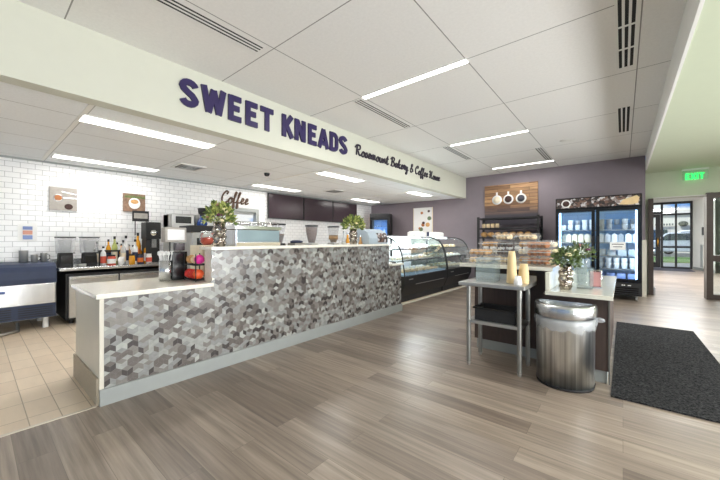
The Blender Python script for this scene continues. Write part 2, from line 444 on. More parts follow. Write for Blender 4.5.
# hall beyond the opening
struct('wall_hall_left', B().box(.30, .42, 9.45, 18.6, 0, 2.8), 'white_paint')
struct('wall_hall_right', B().prism([(2.16, 18.5), (2.50, 16.6), (2.62, 16.6), (2.28, 18.5)], 'z', 0, 2.8).box(2.50, 3.4, 16.6, 16.72, 0, 2.8).box(3.3, 3.42, 9.45, 16.6, 0, 2.8), 'white_paint')
struct('ceiling', B().box(.3, 3.42, 9.45, 18.6, 2.75, 2.85), 'white_paint')
struct('baseboard_hall', B().prism([(2.15, 18.5), (2.49, 16.6), (2.505, 16.6), (2.165, 18.5)], 'z', 0, .1), 'base_gray')
# brown frame of the opening and its sidelight
fr = B()
fr.box(.42, .50, 9.18, 9.47, 0, 2.05).box(1.27, 1.36, 9.18, 9.47, 0, 2.10)
fr.box(1.36, 3.2, 9.22, 9.40, 0, .10).box(1.36, 3.2, 9.22, 9.40, .75, .87).box(1.36, 3.2, 9.22, 9.40, 2.0, 2.10).box(2.2, 2.29, 9.2, 9.44, 0, 2.1).box(3.12, 3.2, 9.2, 9.44, 0, 2.1)
o = struct('door_1', fr, 'dark_wood')
obj('pane', B().box(1.36, 2.2, 9.30, 9.31, .10, 2.0), 'door_glass', o)
obj('pane', B().box(2.29, 3.12, 9.30, 9.31, .10, 2.0), 'door_glass', o)
struct('trim_5', B().box(.50, 1.27, 9.2, 9.47, 2.05, 2.07), 'white_paint')
struct('trim_6', B().box(.30, .352, YB-.03, YB, .0, 1.17).box(.352, .375, YB-.03, YB+.04, 0, 1.17), 'cream_laminate')
# glazed end wall with door
fr = B(); Y = 18.5
for a in ((1.23, 1.30), (1.66, 1.72), (2.10, 2.17)): fr.box(a[0], a[1], Y-.05, Y+.05, 0, 2.75)
for z in ((0, .06), (.84, .92), (2.20, 2.27), (2.66, 2.75)): fr.box(1.30, 2.10, Y-.045, Y+.045, *z)
fr.box(.42, 1.23, Y-.045, Y+.045, 2.26, 2.36).box(.42, 1.23, Y-.045, Y+.045, 2.66, 2.75).box(.42, .5, Y-.05, Y+.05, 0, 2.75)
o = struct('window_20', fr, 'black_matte')
obj('pane', B().box(1.30, 2.10, Y-.005, Y+.005, .06, 2.66), 'door_glass', o)
obj('pane', B().box(.5, 1.23, Y-.005, Y+.005, 2.36, 2.66), 'door_glass', o)
dr = B().box(.5, .62, Y-.03, Y+.03, .01, 2.25).box(1.07, 1.22, Y-.03, Y+.03, .01, 2.25).box(.62, 1.07, Y-.03, Y+.03, .01, .22).box(.62, 1.07, Y-.03, Y+.03, 2.13, 2.25)
o = struct('door_2', dr, 'black_matte')
obj('pane', B().box(.62, 1.07, Y-.005, Y+.005, .22, 2.13), 'door_glass', o)
obj('door_handle', B().tube([(1.14, Y-.03, .9), (1.14, Y-.09, .95), (1.14, Y-.09, 1.2), (1.14, Y-.03, 1.25)], .018), 'brass', o)
# ---------------------------------------------------------------- outside
struct('floor', B().box(-14, 20, 18.9, 60, -.2, -.08), 'asphalt')
tag(obj('lawn_strip', B().box(-6, 12, 24.5, 31.5, -.1, -.02), 'grass'), 'green strip of lawn beyond the glass doors', 'grass', kind='stuff')
bl = thing('building', 'pale tan commercial building beyond the parked cars', 'building', (6, 44, -.1))
obj('wall', B().box(-10, 14, 44, 52, -.1, 3.9).box(-10, 14, 43.8, 44, 3.7, 4.1), 'building_tan', bl, w=True)
obj('window', B().box(1.5, 3.4, 43.9, 44, .8, 2.2), 'car_glass', bl, w=True)
obj('sign_emblem', B().ell((4.5, 43.78, 2.75), (.36, .1, .26)), 'black_matte', bl, w=True)
st_ = B()
for i in range(7): st_.box(2.5+i*.2, 2.62+i*.2, 43.75, 43.82, 2.6, 2.8)
obj('sign_lettering', st_, 'ink', bl, w=True)
tag(obj('stone_pier', B().box(4.45, 5.2, 36, 36.8, -.1, 4.3).box(4.35, 5.3, 35.9, 36.9, 4.3, 4.5), 'stone_dark', loc=(4.8, 36.4, -.1)), 'dark stone pier at the right of the glazed end wall, outdoors', 'pillar')
def car(name, label, x, y, z0, s, h, mat, facing=1):
    t = thing(name, label, 'car', (x, y, z0))
    prof = [(-2.3, .35), (-2.3, .95), (-2.1, 1.05), (-1.35, 1.12), (-.65, 1.72), (1.5, 1.76), (2.2, 1.2), (2.3, .9), (2.3, .35)]
    prof = [(a*s*facing, b*h) for a, b in prof]
    b = B().prism(prof, 'y', -.9, .9); obj('body', b, mat, t, bevel=.08)
    gpr = [(-1.2, 1.16), (-.68, 1.64), (1.38, 1.67), (1.85, 1.2)]
    obj('side_window', B().prism([(a*s*facing, b*h) for a, b in gpr], 'y', -.925, -.905), 'car_glass', t)
    for wx in (-1.4, 1.45):
        wv = B().lathe([(0, -.11), (.34, -.11), (.34, .11), (0, .11)], seg=20).xf(Matrix.Translation((wx*s*facing, -.82, .34)) @ Matrix.Rotation(PI/2, 4, 'X'))
        w_ = obj('wheel', wv, 'tire', t)
        hv = B().lathe([(0, -.125), (.2, -.125), (.2, .0)], seg=12).xf(Matrix.Translation((wx*s*facing, -.82, .34)) @ Matrix.Rotation(-PI/2, 4, 'X'))
        obj('hubcap', hv, 'steel_soft', w_)
    obj('headlight', B().box(-2.32*s*facing-.02, -2.32*s*facing+.04, -.85, -.5, .75*h, .9*h), 'white_plastic', t)
    obj('bumper', B().box(min(-2.36*s*facing, -2.2*s*facing), max(-2.36*s*facing, -2.2*s*facing), -.88, .88, .4*h, .6*h), 'black_matte', t)
    return t
car('sport_utility_vehicle', 'silver sport utility vehicle parked outside the glass doors', 3.3, 34.5, -.08, 1.0, 1.05, 'car_silver')
car('car', 'pale van parked behind the silver vehicle outside', 4.6, 39.5, -.08, 1.1, 1.2, 'white_plastic')

# ---------------------------------------------------------------- ceiling fittings
GL = 'linear lights of the main ceiling'
for i, (y, lb) in enumerate(((3.05, 'white recessed line of light over the counter, nearest and longest of three'),
                            (5.61, 'middle one of the three white light lines crossing the main ceiling'),
                            (8.08, 'farthest and shortest white light line, close to the purple wall'))):
    t = thing('linear_light', lb, 'light', (-1.81, y, ZC), group=GL)
    obj('frame', B().box(-.64, .64, -.045, -.036, -.008, .002).box(-.64, .64, .036, .045, -.008, .002), 'white_paint', t)
    obj('diffuser', B().box(-.638, .638, -.036, .036, -.006, -.001), 'light_line', t)
def slot_vent(x0, x1, y0, y1, label, cross=0):
    t = thing('slot_diffuser', label, 'air vent', ((x0+x1)/2, (y0+y1)/2, ZC), group='slot diffusers of the main ceiling')
    obj('backing', B().box(x0, x1, y0, y1, ZC-.003, ZC+.0), 'gap_dark', t, w=True)
    w = (x1-x0)/3
    b = B()
    for k in range(4): b.box(x0+k*w-.009, x0+k*w+.009, y0, y1, ZC-.005, ZC-.003)
    b.box(x0-.009, x1+.009, y0-.008, y0, ZC-.005, ZC).box(x0-.009, x1+.009, y1, y1+.008, ZC-.005, ZC)
    for k in range(cross): b.box(x0, x1, y0+(k+1)*(y1-y0)/(cross+1)-.012, y0+(k+1)*(y1-y0)/(cross+1)+.012, ZC-.007, ZC-.002)
    obj('slat_frame', b, 'white_paint', t, w=True)
slot_vent(-2.62, -2.50, .44, 1.68, 'long three-slot air vent above the left of the sign, top edge of the picture')
slot_vent(-2.62, -2.50, 3.06, 4.27, 'three-slot air vent touching the left end of the nearest light line')
slot_vent(-2.62, -2.50, 5.62, 6.80, 'three-slot air vent touching the left end of the middle light line')
slot_vent(-.04, .085, 2.97, 4.17, 'large three-slot air vent at the top right of the ceiling', 2)
slot_vent(-.06, .08, 5.43, 6.66, 'smaller three-slot air vent farther down the right side of the ceiling')
slot_vent(-1.30, -1.18, 6.80, 7.95, 'three-slot air vent beside the farthest light line near the wood artwork')
tag(obj('ceiling_speaker', B().lathe([(0, -.008), (.1, -.008), (.115, 0)], (-.75, 6.6, ZC), 24), 'white_paint', loc=(-.75, 6.6, ZC)), 'faint round white ceiling speaker near the purple wall', 'speaker')
trof = [(-4.05, .68, 1.94, 'brightest long ceiling panel light over the counter, left of the sign'),
        (-6.17, .74, 2.02, 'long ceiling panel light along the tiled wall above the spoon picture'),
        (-6.10, 3.86, 5.05, 'ceiling panel light above the wall lettering and menu screens'),
        (-4.10, 3.90, 5.00, 'ceiling panel light just under the end of the large sign lettering'),
        (-6.00, 7.0, 8.15, 'farthest ceiling panel light above the blue refrigerator'),
        (-4.05, 6.85, 7.85, 'far ceiling panel light under the script lettering')]
for x, y0, y1, lb in trof:
    t = thing('panel_light', lb, 'light', (x, (y0+y1)/2, ZK), group='panel lights of the kitchen ceiling')
    w_ = .115; L_ = (y1-y0)/2
    obj('frame', B().box(-w_-.015, -w_, -L_, L_, -.01, .0).box(w_, w_+.015, -L_, L_, -.01, .0).box(-w_-.015, w_+.015, -L_-.015, -L_, -.01, 0).box(-w_-.015, w_+.015, L_, L_+.015, -.01, 0), 'white_paint', t)
    obj('diffuser', B().box(-w_, w_, -L_, L_, -.006, -.001), 'light_panel', t)
for x, y, lb in ((-5.45, 2.25, 'square white air register in the kitchen ceiling above the coffee grinder'), (-5.40, 5.6, 'square white air register in the kitchen ceiling above the menu screens')):
    t = thing('air_register', lb, 'air vent', (x, y, ZK), group='square air registers')
    obj('frame', B().box(-.2, .2, -.2, -.17, -.015, 0).box(-.2, .2, .17, .2, -.015, 0).box(-.2, -.17, -.17, .17, -.015, 0).box(.17, .2, -.17, .17, -.015, 0), 'white_paint', t)
    lv = B()
    for k in range(3):
        r0 = .15-.05*k
        lv.box(-r0, r0, -r0, -r0+.02, -.022, -.008).box(-r0, r0, r0-.02, r0, -.022, -.008).box(-r0, -r0+.02, -r0, r0, -.0221, -.0081).box(r0-.02, r0, -r0, r0, -.0221, -.0081)
    obj('louver', lv, 'steel_soft', t)
    obj('backing', B().box(-.17, .17, -.17, .17, -.004, 0), 'gap_dark', t)
tag(obj('dome_camera', B().lathe([(.05, 0), (.05, -.02), (.035, -.05), (0, -.06)], (-4.9, 3.35, ZK), 16), 'black_gloss', loc=(-4.9, 3.35, ZK)), 'small dark dome camera on the kitchen ceiling', 'security camera')
# exit sign hung in the lobby
t = thing('exit_sign', 'green lit EXIT sign on clear panel above the passage', 'sign', (1.12, 9.25, ZL-.0))
obj('mount', B().box(-.19, .19, -.03, .03, -.035, 0), 'white_paint', t)
obj('panel', B().box(-.18, .18, -.006, .006, -.22, -.035), 'acrylic', t)

# ---------------------------------------------------------------- lettering
def ribbon(b, pts, w, d, T, m=0):
    """flat stroke of half width w along 2D pts, thickness d; T maps (u,v,n)->world"""
    L = []; Rr = []
    n_ = len(pts)
    for i in range(n_):
        p = Vector(pts[i]); a = Vector(pts[max(i-1, 0)]); c = Vector(pts[min(i+1, n_-1)])
        d1 = (p-a) if i else (c-p); d2 = (c-p) if i < n_-1 else (p-a)
        if d1.length < 1e-7: d1 = d2
        if d2.length < 1e-7: d2 = d1
        d1.normalize(); d2.normalize(); t_ = (d1+d2)
        if t_.length < 1e-5: t_ = d1.copy()
        t_.normalize(); nn = Vector((-t_.y, t_.x)); k = 1/max(.5, nn.dot(Vector((-d1.y, d1.x))))
        L.append(p+nn*w*k); Rr.append(p-nn*w*k)
    V = [[b.bm.verts.new(T(q[0], q[1], e)) for q in s_] for s_ in (L, Rr) for e in (0, d)]
    L0, L1, R0, R1 = V
    fs = []
    for i in range(n_-1):
        fs += [(L1[i], L1[i+1], R1[i+1], R1[i]), (L0[i], R0[i], R0[i+1], L0[i+1]), (L0[i], L0[i+1], L1[i+1], L1[i]), (R0[i], R1[i], R1[i+1], R0[i+1])]
    fs += [(L0[0], L1[0], R1[0], R0[0]), (L0[-1], R0[-1], R1[-1], L1[-1])]
    for q in fs:
        f_ = b.bm.faces.new(q); f_.material_index = m
def arc(cx, cy, rx, ry, a0, a1, k=8):
    return [(cx+rx*math.cos(math.radians(a0+(a1-a0)*i/k)), cy+ry*math.sin(math.radians(a0+(a1-a0)*i/k))) for i in range(k+1)]
s_ = .11   # half stroke in unit-height letters, width ~.62
W_ = .56
BLK = {
 'S': [arc(.28, .72, .17, .17, 10, 180, 7)+[(.14, .63), (.24, .53), (.36, .44), (.43, .33)]+arc(.28, .28, .17, .17, 0, -170, 7)],
 'W': [[(.06, 1), (.20, .04)], [(.20, .04), (.35, .92)], [(.35, .92), (.50, .04)], [(.50, .04), (.64, 1)]],
 'E': [[(.12, 0), (.12, 1)], [(.12, .9), (.46, .9)], [(.12, .51), (.40, .51)], [(.12, .1), (.46, .1)]],
 'T': [[(.0, .9), (.50, .9)], [(.25, 0), (.25, .9)]],
 'K': [[(.12, 0), (.12, 1)], [(.14, .42), (.46, 1)], [(.22, .55), (.48, 0)]],
 'N': [[(.11, 0), (.11, 1)], [(.14, .95), (.42, .05)], [(.45, 0), (.45, 1)]],
 'A': [[(.04, 0), (.27, .97)], [(.27, .97), (.50, 0)], [(.12, .26), (.42, .26)]],
 'D': [[(.12, 0), (.12, 1)], [(.12, .9), (.26, .9)]+arc(.26, .70, .18, .2, 90, 0, 4)+arc(.26, .30, .18, .2, 0, -90, 4)+[(.12, .1)]],
 'X': [[(.05, 0), (.47, 1)], [(.05, 1), (.47, 0)]],
 'I': [[(.12, 0), (.12, 1)]],
}
ADV = {'W': .76, 'T': .56, 'I': .30, 'X': .56, 'A': .60, 'S': .62, 'N': .64}
def block_word(word, h, T, d, half=s_, parent=None, mat='sign_navy', start=0., total=None):
    adv = sum(ADV.get(c, .58) for c in word)
    sx = (total/(adv*h)) if total else 1
    u = start
    for c in word:
        b = B()
        for q_, st in enumerate(BLK[c]):
            ribbon(b, [(u+p[0]*h*sx, p[1]*h) for p in st], half*h*(sx if sx < 1 else 1), d+.0009*q_, T)
        obj('letter_'+c.lower(), b, mat, parent, w=True)
        u += ADV.get(c, .58)*h*sx
Ts = lambda u, v, e: (-3.398+e, u, v)
sg = thing('wall_sign', 'large raised navy SWEET KNEADS lettering on the pale soffit', 'sign', (-3.40, 2.56, 2.51))
block_word('SWEET', .282, lambda u, v, e: Ts(u+1.30, v+2.512, e), .022, parent=sg, total=1.13)
block_word('KNEADS', .285, lambda u, v, e: Ts(u+2.53, v+2.512, e), .022, parent=sg, total=1.30)
# cursive glyphs, x-height .5 ; strokes are smoothed
CUR = {
 'o': (.42, [[(0, .1), (.12, .4), (.25, .5), (.08, .3), (.1, .05), (.25, 0), (.36, .2), (.3, .45), (.42, .4)]]),
 's': (.36, [[(0, .05), (.18, .5), (.28, .25), (.22, .02), (.06, .04), (.36, .12)]]),
 'e': (.38, [[(0, .15), (.22, .28), (.28, .45), (.16, .5), (.08, .25), (.14, .02), (.38, .15)]]),
 'm': (.62, [[(0, .1), (.08, .5), (.06, 0), (.14, .42), (.24, .5), (.26, .2), (.26, 0), (.34, .42), (.44, .5), (.46, .1), (.62, .1)]]),
 'n': (.46, [[(0, .1), (.08, .5), (.06, 0), (.14, .42), (.26, .5), (.30, .1), (.46, .1)]]),
 'u': (.46, [[(0, .3), (.06, .5), (.08, .08), (.18, 0), (.3, .2), (.32, .5), (.32, .05), (.46, .1)]]),
 't': (.34, [[(0, .1), (.14, .9), (.12, .1), (.2, 0), (.34, .12)], [(0, .58), (.28, .62)]]),
 'a': (.46, [[(.3, .45), (.12, .45), (.04, .15), (.14, 0), (.28, .2), (.32, .5), (.32, .05), (.46, .12)]]),
 'k': (.44, [[(0, .1), (.16, .8), (.16, .98), (.08, .8), (.06, 0)], [(.08, .25), (.3, .48), (.16, .25), (.3, .0), (.44, .12)]]),
 'r': (.36, [[(0, .1), (.1, .55), (.26, .46), (.2, .1), (.36, .1)]]),
 'y': (.46, [[(0, .3), (.06, .5), (.08, .12), (.18, .05), (.3, .5), (.28, -.3), (.14, -.42), (.1, -.25), (.46, .12)]]),
 'f': (.34, [[(0, .1), (.18, .7), (.24, .98), (.12, .9), (.1, .3), (.06, -.35), (.18, -.3), (.12, .05), (.34, .12)]]),
 'R': (.72, [[(.22, 0), (.2, .5), (.24, .95)], [(0, .7), (.2, .98), (.5, .95), (.52, .65), (.26, .5), (.4, .3), (.52, .05), (.72, .1)]]),
 'B': (.66, [[(.2, 0), (.18, .5), (.22, .95)], [(0, .75), (.2, 1), (.48, .92), (.44, .62), (.22, .52), (.5, .42), (.5, .1), (.26, 0), (.06, .08)], [(.5, .1), (.66, .12)]]),
 'C': (.58, [[(.42, .75), (.5, .95), (.3, .98), (.08, .6), (.08, .2), (.26, 0), (.58, .15)]]),
 'H': (.72, [[(0, .8), (.14, .98), (.18, .5), (.12, 0)], [(.5, 1), (.44, .5), (.44, .05), (.72, .1)], [(.06, .45), (.3, .55), (.5, .5)]]),
 '&': (.66, [[(.55, .1), (.2, .7), (.26, .98), (.4, .85), (.12, .4), (.12, .08), (.3, 0), (.5, .35)]]),
 ' ': (.26, []),
}
def smooth(pts, k=4):
    if len(pts) < 3: return pts
    P = [pts[0]]+list(pts)+[pts[-1]]; out = []
    for i in range(1, len(P)-2):
        for j in range(k):
            t = j/k; a, b_, c, d = P[i-1], P[i], P[i+1], P[i+2]
            out.append(tuple(.5*(2*b_[q]+(c[q]-a[q])*t+(2*a[q]-5*b_[q]+4*c[q]-d[q])*t*t+(3*b_[q]-a[q]-3*c[q]+d[q])*t**3) for q in (0, 1)))
    out.append(pts[-1]); return out
def script_words(text, h, T, d, half, parent, mat, total):
    adv = sum(CUR[c][0] for c in text); sx = total/adv; u = 0; b = None; wn = 0
    for c in text+' ':
        if c == ' ':
            if b is not None: obj('lettering', b, mat, parent, w=True); b = None
            u += .26*sx; continue
        if b is None: b = B()
        for st in CUR[c][1]:
            q = [(u+p[0]*sx+p[1]*h*.18, p[1]*h) for p in smooth(st)]
            q = [p for i, p in enumerate(q) if i == 0 or (Vector(p)-Vector(q[i-1])).length > 1e-4]
            b2 = b
            r3 = [T(p[0], p[1], d*.5) for p in q]
            b2.tube(r3, half, 6)
        u += CUR[c][0]*sx
sg2 = thing('wall_sign', 'small dark script lettering Rosemount Bakery & Coffee House on the soffit', 'sign', (-3.40, 5.5, 2.56))
script_words('Rosemount Bakery & Coffee House', .17, lambda u, v, e: Ts(u+3.98, v+2.575, e), .02, .0145, sg2, 'script_dark', 3.15)
sg3 = thing('wall_lettering', 'brown cursive word Coffee on the white tile wall', 'sign', (XT, 3.8, 1.98))
script_words('Coffee', .26, lambda u, v, e: (XT+.012+e, u+3.43, v+1.985), .02, .018, sg3, 'coffee_brown', .66)
block_word('EXIT', .125, lambda u, v, e: (u+.975, 9.235-e, v+2.39), .006, half=.10, parent=t, mat='exit_green', total=.28)

# ---------------------------------------------------------------- service counter
XF = -2.84
ct = thing('service_counter', 'long service counter faced with grey geometric mosaic tile', 'counter', (-3.2, 2.5, 0))
# carcass
cb = B().box(-3.62, XF-.014, .60, 4.53, .0, .757)
cb.box(-2.975, XF-.014, 1.40, 4.18, .757, 1.08)
obj('carcass', cb, 'cream_laminate', ct, w=True)
obj('end_panel', B().box(-3.64, XF-.004, .575, .60, .0, .757), 'cream_laminate', ct, w=True)
obj('ledge_end_panel', B().box(-2.985, XF-.002, 1.372, 1.40, .79, 1.08), 'stone_top', ct, w=True)
obj('end_base', B().box(-3.66, XF-.02, .562, .575, 0, .19), 'base_beige', ct, w=True)
obj('base_trim', B().box(XF-.005, XF+.012, .575, 4.55, 0, .115), 'base_gray', ct, w=True)
# mosaic: skewed tiles in columns that pair into chevrons
def clip(poly, f):
    out = []
    for i in range(len(poly)):
        a, b = poly[i], poly[(i+1) % len(poly)]; fa, fb = f(a), f(b)
        if fa >= 0: out.append(a)
        if (fa >= 0) != (fb >= 0):
            t = fa/(fa-fb); out.append((a[0]+(b[0]-a[0])*t, a[1]+(b[1]-a[1])*t))
    return out
mo = B(); ha = .040; hw = ha*math.sqrt(3); gap = .012
mo.box(XF-.014, XF-.003, .60, 4.53, .115, .757, 6).box(XF-.014, XF-.003, 1.372, 4.18, .757, 1.08, 6)
wts = [.16, .21, .24, .20, .14, .05]
step = lambda y: 1.079 if 1.374 < y < 4.178 else .756
r = 0; zc = .08
while zc < 1.12:
    yc = .60+(hw/2 if r % 2 else 0)
    while yc < 4.58:
        V = [(yc+ha*math.cos(math.radians(90-60*i)), zc+ha*math.sin(math.radians(90-60*i))) for i in range(6)]  # top, clockwise
        C_ = (yc, zc)
        if random.random() < .62:    # two tiles form a peaked cap over a lozenge
            quads = [(V[5], V[0], C_, V[4]), (V[0], V[1], V[2], C_), (C_, V[2], V[3], V[4])]
        else:
            quads = [(V[0], V[1], C_, V[5]), (V[1], V[2], V[3], C_), (V[5], C_, V[3], V[4])]
        m1 = random.choices(range(6), wts)[0]
        ms = [m1, m1 if random.random() < .65 else random.choices(range(6), wts)[0], random.choices(range(1, 6), wts[1:])[0]]
        if quads[0][1] == V[1]: ms = [ms[2], ms[0], ms[1]]
        for q, m in zip(quads, ms):
            qc = (sum(p[0] for p in q)/4, sum(p[1] for p in q)/4)
            poly = [(p[0]+(qc[0]-p[0])*gap, p[1]+(qc[1]-p[1])*gap) for p in q]
            ztop = step(qc[0])
            poly = clip(poly, lambda p: p[1]-.116)
            if len(poly) > 2: poly = clip(poly, lambda p: ztop-p[1])
            if len(poly) > 2: poly = clip(poly, lambda p: p[0]-.601)
            if len(poly) > 2: poly = clip(poly, lambda p: 4.529-p[0])
            if len(poly) > 2:
                e = random.uniform(0, .0012)
                mo.face([(XF-.002+e, p[0], p[1]) for p in poly], m)
        yc += hw
    zc += ha*1.5; r += 1
obj('mosaic_front', mo, [q[0] for q in MOS]+['grout'], ct, w=True)
tag(obj('worktop', B().box(-3.655, XF+.035, .548, 1.372, .757, .79).box(-3.655, -2.985, 1.372, 4.56, .757, .79), 'stone_top', bevel=.004, loc=(-3.2, 1, .757)), 'low pale stone worktop at the near end of the service counter', 'countertop')
tag(obj('ledge_top', B().box(-3.035, XF+.045, 1.345, 4.20, 1.08, 1.11), 'stone_top', bevel=.004, loc=(-2.9, 2.7, 1.08)), 'raised narrow stone ledge along the top of the service counter', 'countertop')
tag(obj('worktop', B().box(-2.985, XF+.035, 4.205, 4.565, .757, .79), 'stone_top', bevel=.004, loc=(-2.9, 4.4, .757)), 'short low stone worktop at the far end of the service counter', 'countertop')

# ---------------------------------------------------------------- kitchen back row
t = thing('ice_machine', 'undercounter ice machine with navy hood and stainless front', 'ice machine', (-6.3, .25, 0))
obj('body', B().box(-6.65, -5.93, -.45, .73, .15, .60), 'steel_soft', t, w=True)
obj('hood', B().prism([(-6.65, .60), (-5.90, .60), (-5.895, .66), (-5.915, .76), (-5.95, .82), (-6.02, .855), (-6.1, .862), (-6.65, .862)], 'y', -.46, .74), 'navy_plastic', t, w=True, bevel=.008)
obj('front_panel', B().box(-5.93, -5.905, -.44, .725, .335, .595), 'steel', t, w=True, bevel=.004)
lp = obj('lower_grille', B().box(-5.93, -5.91, -.45, .73, .15, .33), 'navy_plastic', t, w=True)
b = B()
for k in range(3):
    for j in range(5): b.box(-5.91, -5.904, -.38+k*.38, -.06+k*.38, .175+j*.028, .185+j*.028)
for v in b.bm.verts: v.co -= Vector((-6.3, .25, 0))
obj('louver', b, 'black_matte', lp)
for y in (-.38, .64):
    for x in (-6.55, -6.0): obj('leg', B().cyl(x, y, 0, .15, .032, .028), 'white_plastic', t, w=True)
obj('badge', B().box(-5.905, -5.902, .20, .27, .50, .53), 'blue_hopper', t, w=True)
obj('drain_hose', B().tube([(-6.0, -.3, .10), (-5.85, -.1, .02), (-5.78, .2, .02), (-5.9, .38, .02), (-6.3, .4, .04)], .018), 'steel_soft', t, w=True)
# back counter with a stainless top
tag(obj('steel_worktop', B().box(-6.73, -5.88, .76, 7.6, .745, .785).box(-6.73, -6.71, .76, 7.6, .785, .88), 'steel', bevel=.004, loc=(-6.3, 3.3, .745)), 'long stainless worktop against the white tiled wall', 'countertop')
t = thing('undercounter_refrigerator', 'stainless undercounter refrigerator below the steel worktop', 'refrigerator', (-6.3, 1.45, 0))
obj('body', B().box(-6.68, -5.93, .83, 2.0, .06, .70), 'black_matte', t, w=True)
for i, (a, b_) in enumerate(((.86, 1.42), (1.44, 1.98))):
    d_ = obj('door', B().box(-5.93, -5.89, a, b_, .09, .66), 'steel_soft', t, w=True, bevel=.004)
    h_ = B().box(-5.89, -5.87, a+.02, b_-.02, .62, .65)
    for v in h_.bm.verts: v.co -= Vector((-6.3, 1.45, 0))
    obj('handle', h_, 'steel', d_)
for x in (-6.55, -6.0):
    for y in (.9, 1.9): obj('leg', B().cyl(x, y, 0, .06, .025), 'black_matte', t, w=True)
t = thing('wooden_cabinet', 'brown wooden cabinet under the steel worktop', 'cabinet', (-6.3, 2.9, 0))
obj('body', B().box(-6.68, -5.95, 2.06, 3.6, 0, .74), 'wood_mid', t, w=True)
for a in (2.08, 2.6, 3.12):
    d_ = obj('door', B().box(-5.95, -5.93, a, a+.46, .08, .72), 'wood_mid', t, w=True)
t = thing('base_cabinet', 'dark cabinet run under the far part of the steel worktop', 'cabinet', (-6.3, 5.5, 0))
obj('body', B().box(-6.68, -5.95, 3.65, 7.55, 0, .74), 'panel_brown', t, w=True)
for k in range(7): obj('door', B().box(-5.95, -5.93, 3.67+k*.55, 4.19+k*.55, .08, .72), 'panel_brown', t, w=True)
ZB = .785
def blender(y, lb):
    t = thing('blender', lb, 'blender', (-6.25, y, ZB), group='blenders with clear sound hoods')
    obj('base', B().box(-.10, .10, -.080, .080, 0, .19, tap=.006), 'black_matte', t, bevel=.01)
    cv = obj('hood', B().box(-.10, .10, -.090, .090, .19, .42, tap=-.008), 'smoke_bin', t)
    obj('hood_frame', B().box(-.112, .112, -.102, -.094, .415, .43).box(-.112, .112, .094, .102, .415, .43).box(.104, .112, -.094, .094, .415, .43).box(-.112, -.104, -.094, .094, .415, .43).box(.102, .108, -.094, .094, .19, .202), 'black_matte', t)
    obj('jar', B().lathe([(0, .20), (.055, .20), (.075, .38), (.07, .38), (.05, .21)], (0, 0, 0), 14), 'frosted', t)
    obj('control_panel', B().box(.11, .114, -.06, .06, .05, .15), 'black_gloss', t)
blender(.87, 'left of two blenders with clear hoods and black bases, by the ice machine')
blender(1.14, 'right of two blenders with clear hoods and black bases, nearer the syrup bottles')
def pot(x, y, z, r, h, lb, nm='steel_canister', handle=False, cat='canister', group=None):
    t = thing(nm, lb, cat, (x, y, z), group=group)
    obj('body', B().lathe([(0, 0), (r, 0), (r*1.04, h), (r*1.08, h+.005), (r*.94, h), (r*.9, .01), (0, .01)], seg=18), 'canister_steel', t)
    if handle: obj('handle', B().tube([(0, r, h*.85), (0, r*1.7, h*.75), (0, r*1.7, h*.35), (0, r, h*.2)], .008), 'steel', t)
    return t
zi = .862
pot(-6.35, .46, zi, .045, .16, 'tall steel canister standing on the ice machine', handle=False)
pot(-6.30, .56, zi, .035, .10, 'small steel pitcher with handle on the ice machine', 'steel_pitcher', True, 'pitcher')
pot(-6.35, .66, zi, .035, .12, 'steel pitcher beside the left blender', 'steel_pitcher', True, 'pitcher')
pot(-6.05, 1.02, ZB, .05, .035, 'shallow steel dish in front of the two blenders', 'steel_dish', False, 'dish')
# syrup bottles
def bottle(x, y, h, r, mat, lab_mat, lb, cap='black_matte', pump=False):
    t = thing('syrup_bottle', lb, 'bottle', (x, y, ZB), group='syrup bottles on the steel worktop')
    obj('bottle_body', B().lathe([(0, 0), (r, 0), (r, h*.58), (r*.9, h*.66), (r*.38, h*.78), (r*.36, h*.92), (0, h*.92)], seg=14), mat, t)
    obj('bottle_label', B().lathe([(r*1.02, h*.12), (r*1.02, h*.48)], seg=14), lab_mat, t)
    obj('cap', B().cyl(0, 0, h*.9, h, r*.42), cap, t)
    if pump: obj('pump', B().tube([(0, 0, h), (0, 0, h*1.14), (r*1.6, 0, h*1.15)], .008), 'white_plastic', t)
bspec = [(1.33, .20, .035, 'frosted', 'paper_white', 'short clear bottle beside the right blender'),
         (1.41, .24, .036, 'white_plastic', 'label_red', 'white bottle with a black cap left of the red-labelled jar'),
         (1.585, .37, .038, 'leaf_light', 'cream', 'tall yellow-green syrup bottle left of the white bottles', ),
         (1.66, .32, .036, 'frosted', 'cream', 'clear syrup bottle behind the small clear cups'),
         (1.735, .38, .040, 'white_plastic', 'label_navy', 'white syrup bottle with navy label, tallest of the white ones'),
         (1.82, .33, .038, 'white_plastic', 'label_navy', 'second white syrup bottle with a navy label'),
         (1.90, .42, .042, 'amber', 'label_orange', 'tallest amber bottle with an orange label'),
         (1.985, .30, .040, 'amber', 'paper_white', 'amber bottle with a white label near the grinder'),
         (2.06, .34, .038, 'pastry_gold', 'cream', 'tan bottle with a cream label beside the black grinder')]
bspec += [(1.37, .30, .03, 'frosted', 'cream', 'slim clear bottle at the left end of the syrup bottles'),
          (1.53, .33, .034, 'amber', 'label_navy', 'dark-labelled amber bottle left of the yellow-green one'),
          (1.625, .29, .03, 'white_plastic', 'label_orange', 'slim white bottle with an orange label'),
          (1.70, .27, .03, 'amber', 'cream', 'short amber bottle among the white syrup bottles'),
          (1.78, .26, .033, 'pastry_gold', 'label_navy', 'tan bottle with a navy label in mid row'),
          (1.86, .25, .03, 'white_plastic', 'label_red', 'small white bottle with a red label near the tall amber one'),
          (1.94, .24, .033, 'amber', 'label_orange', 'small amber bottle with orange label, third from the grinder'),
          (2.03, .24, .033, 'frosted', 'label_orange', 'clear bottle with orange label beside the grinder')]
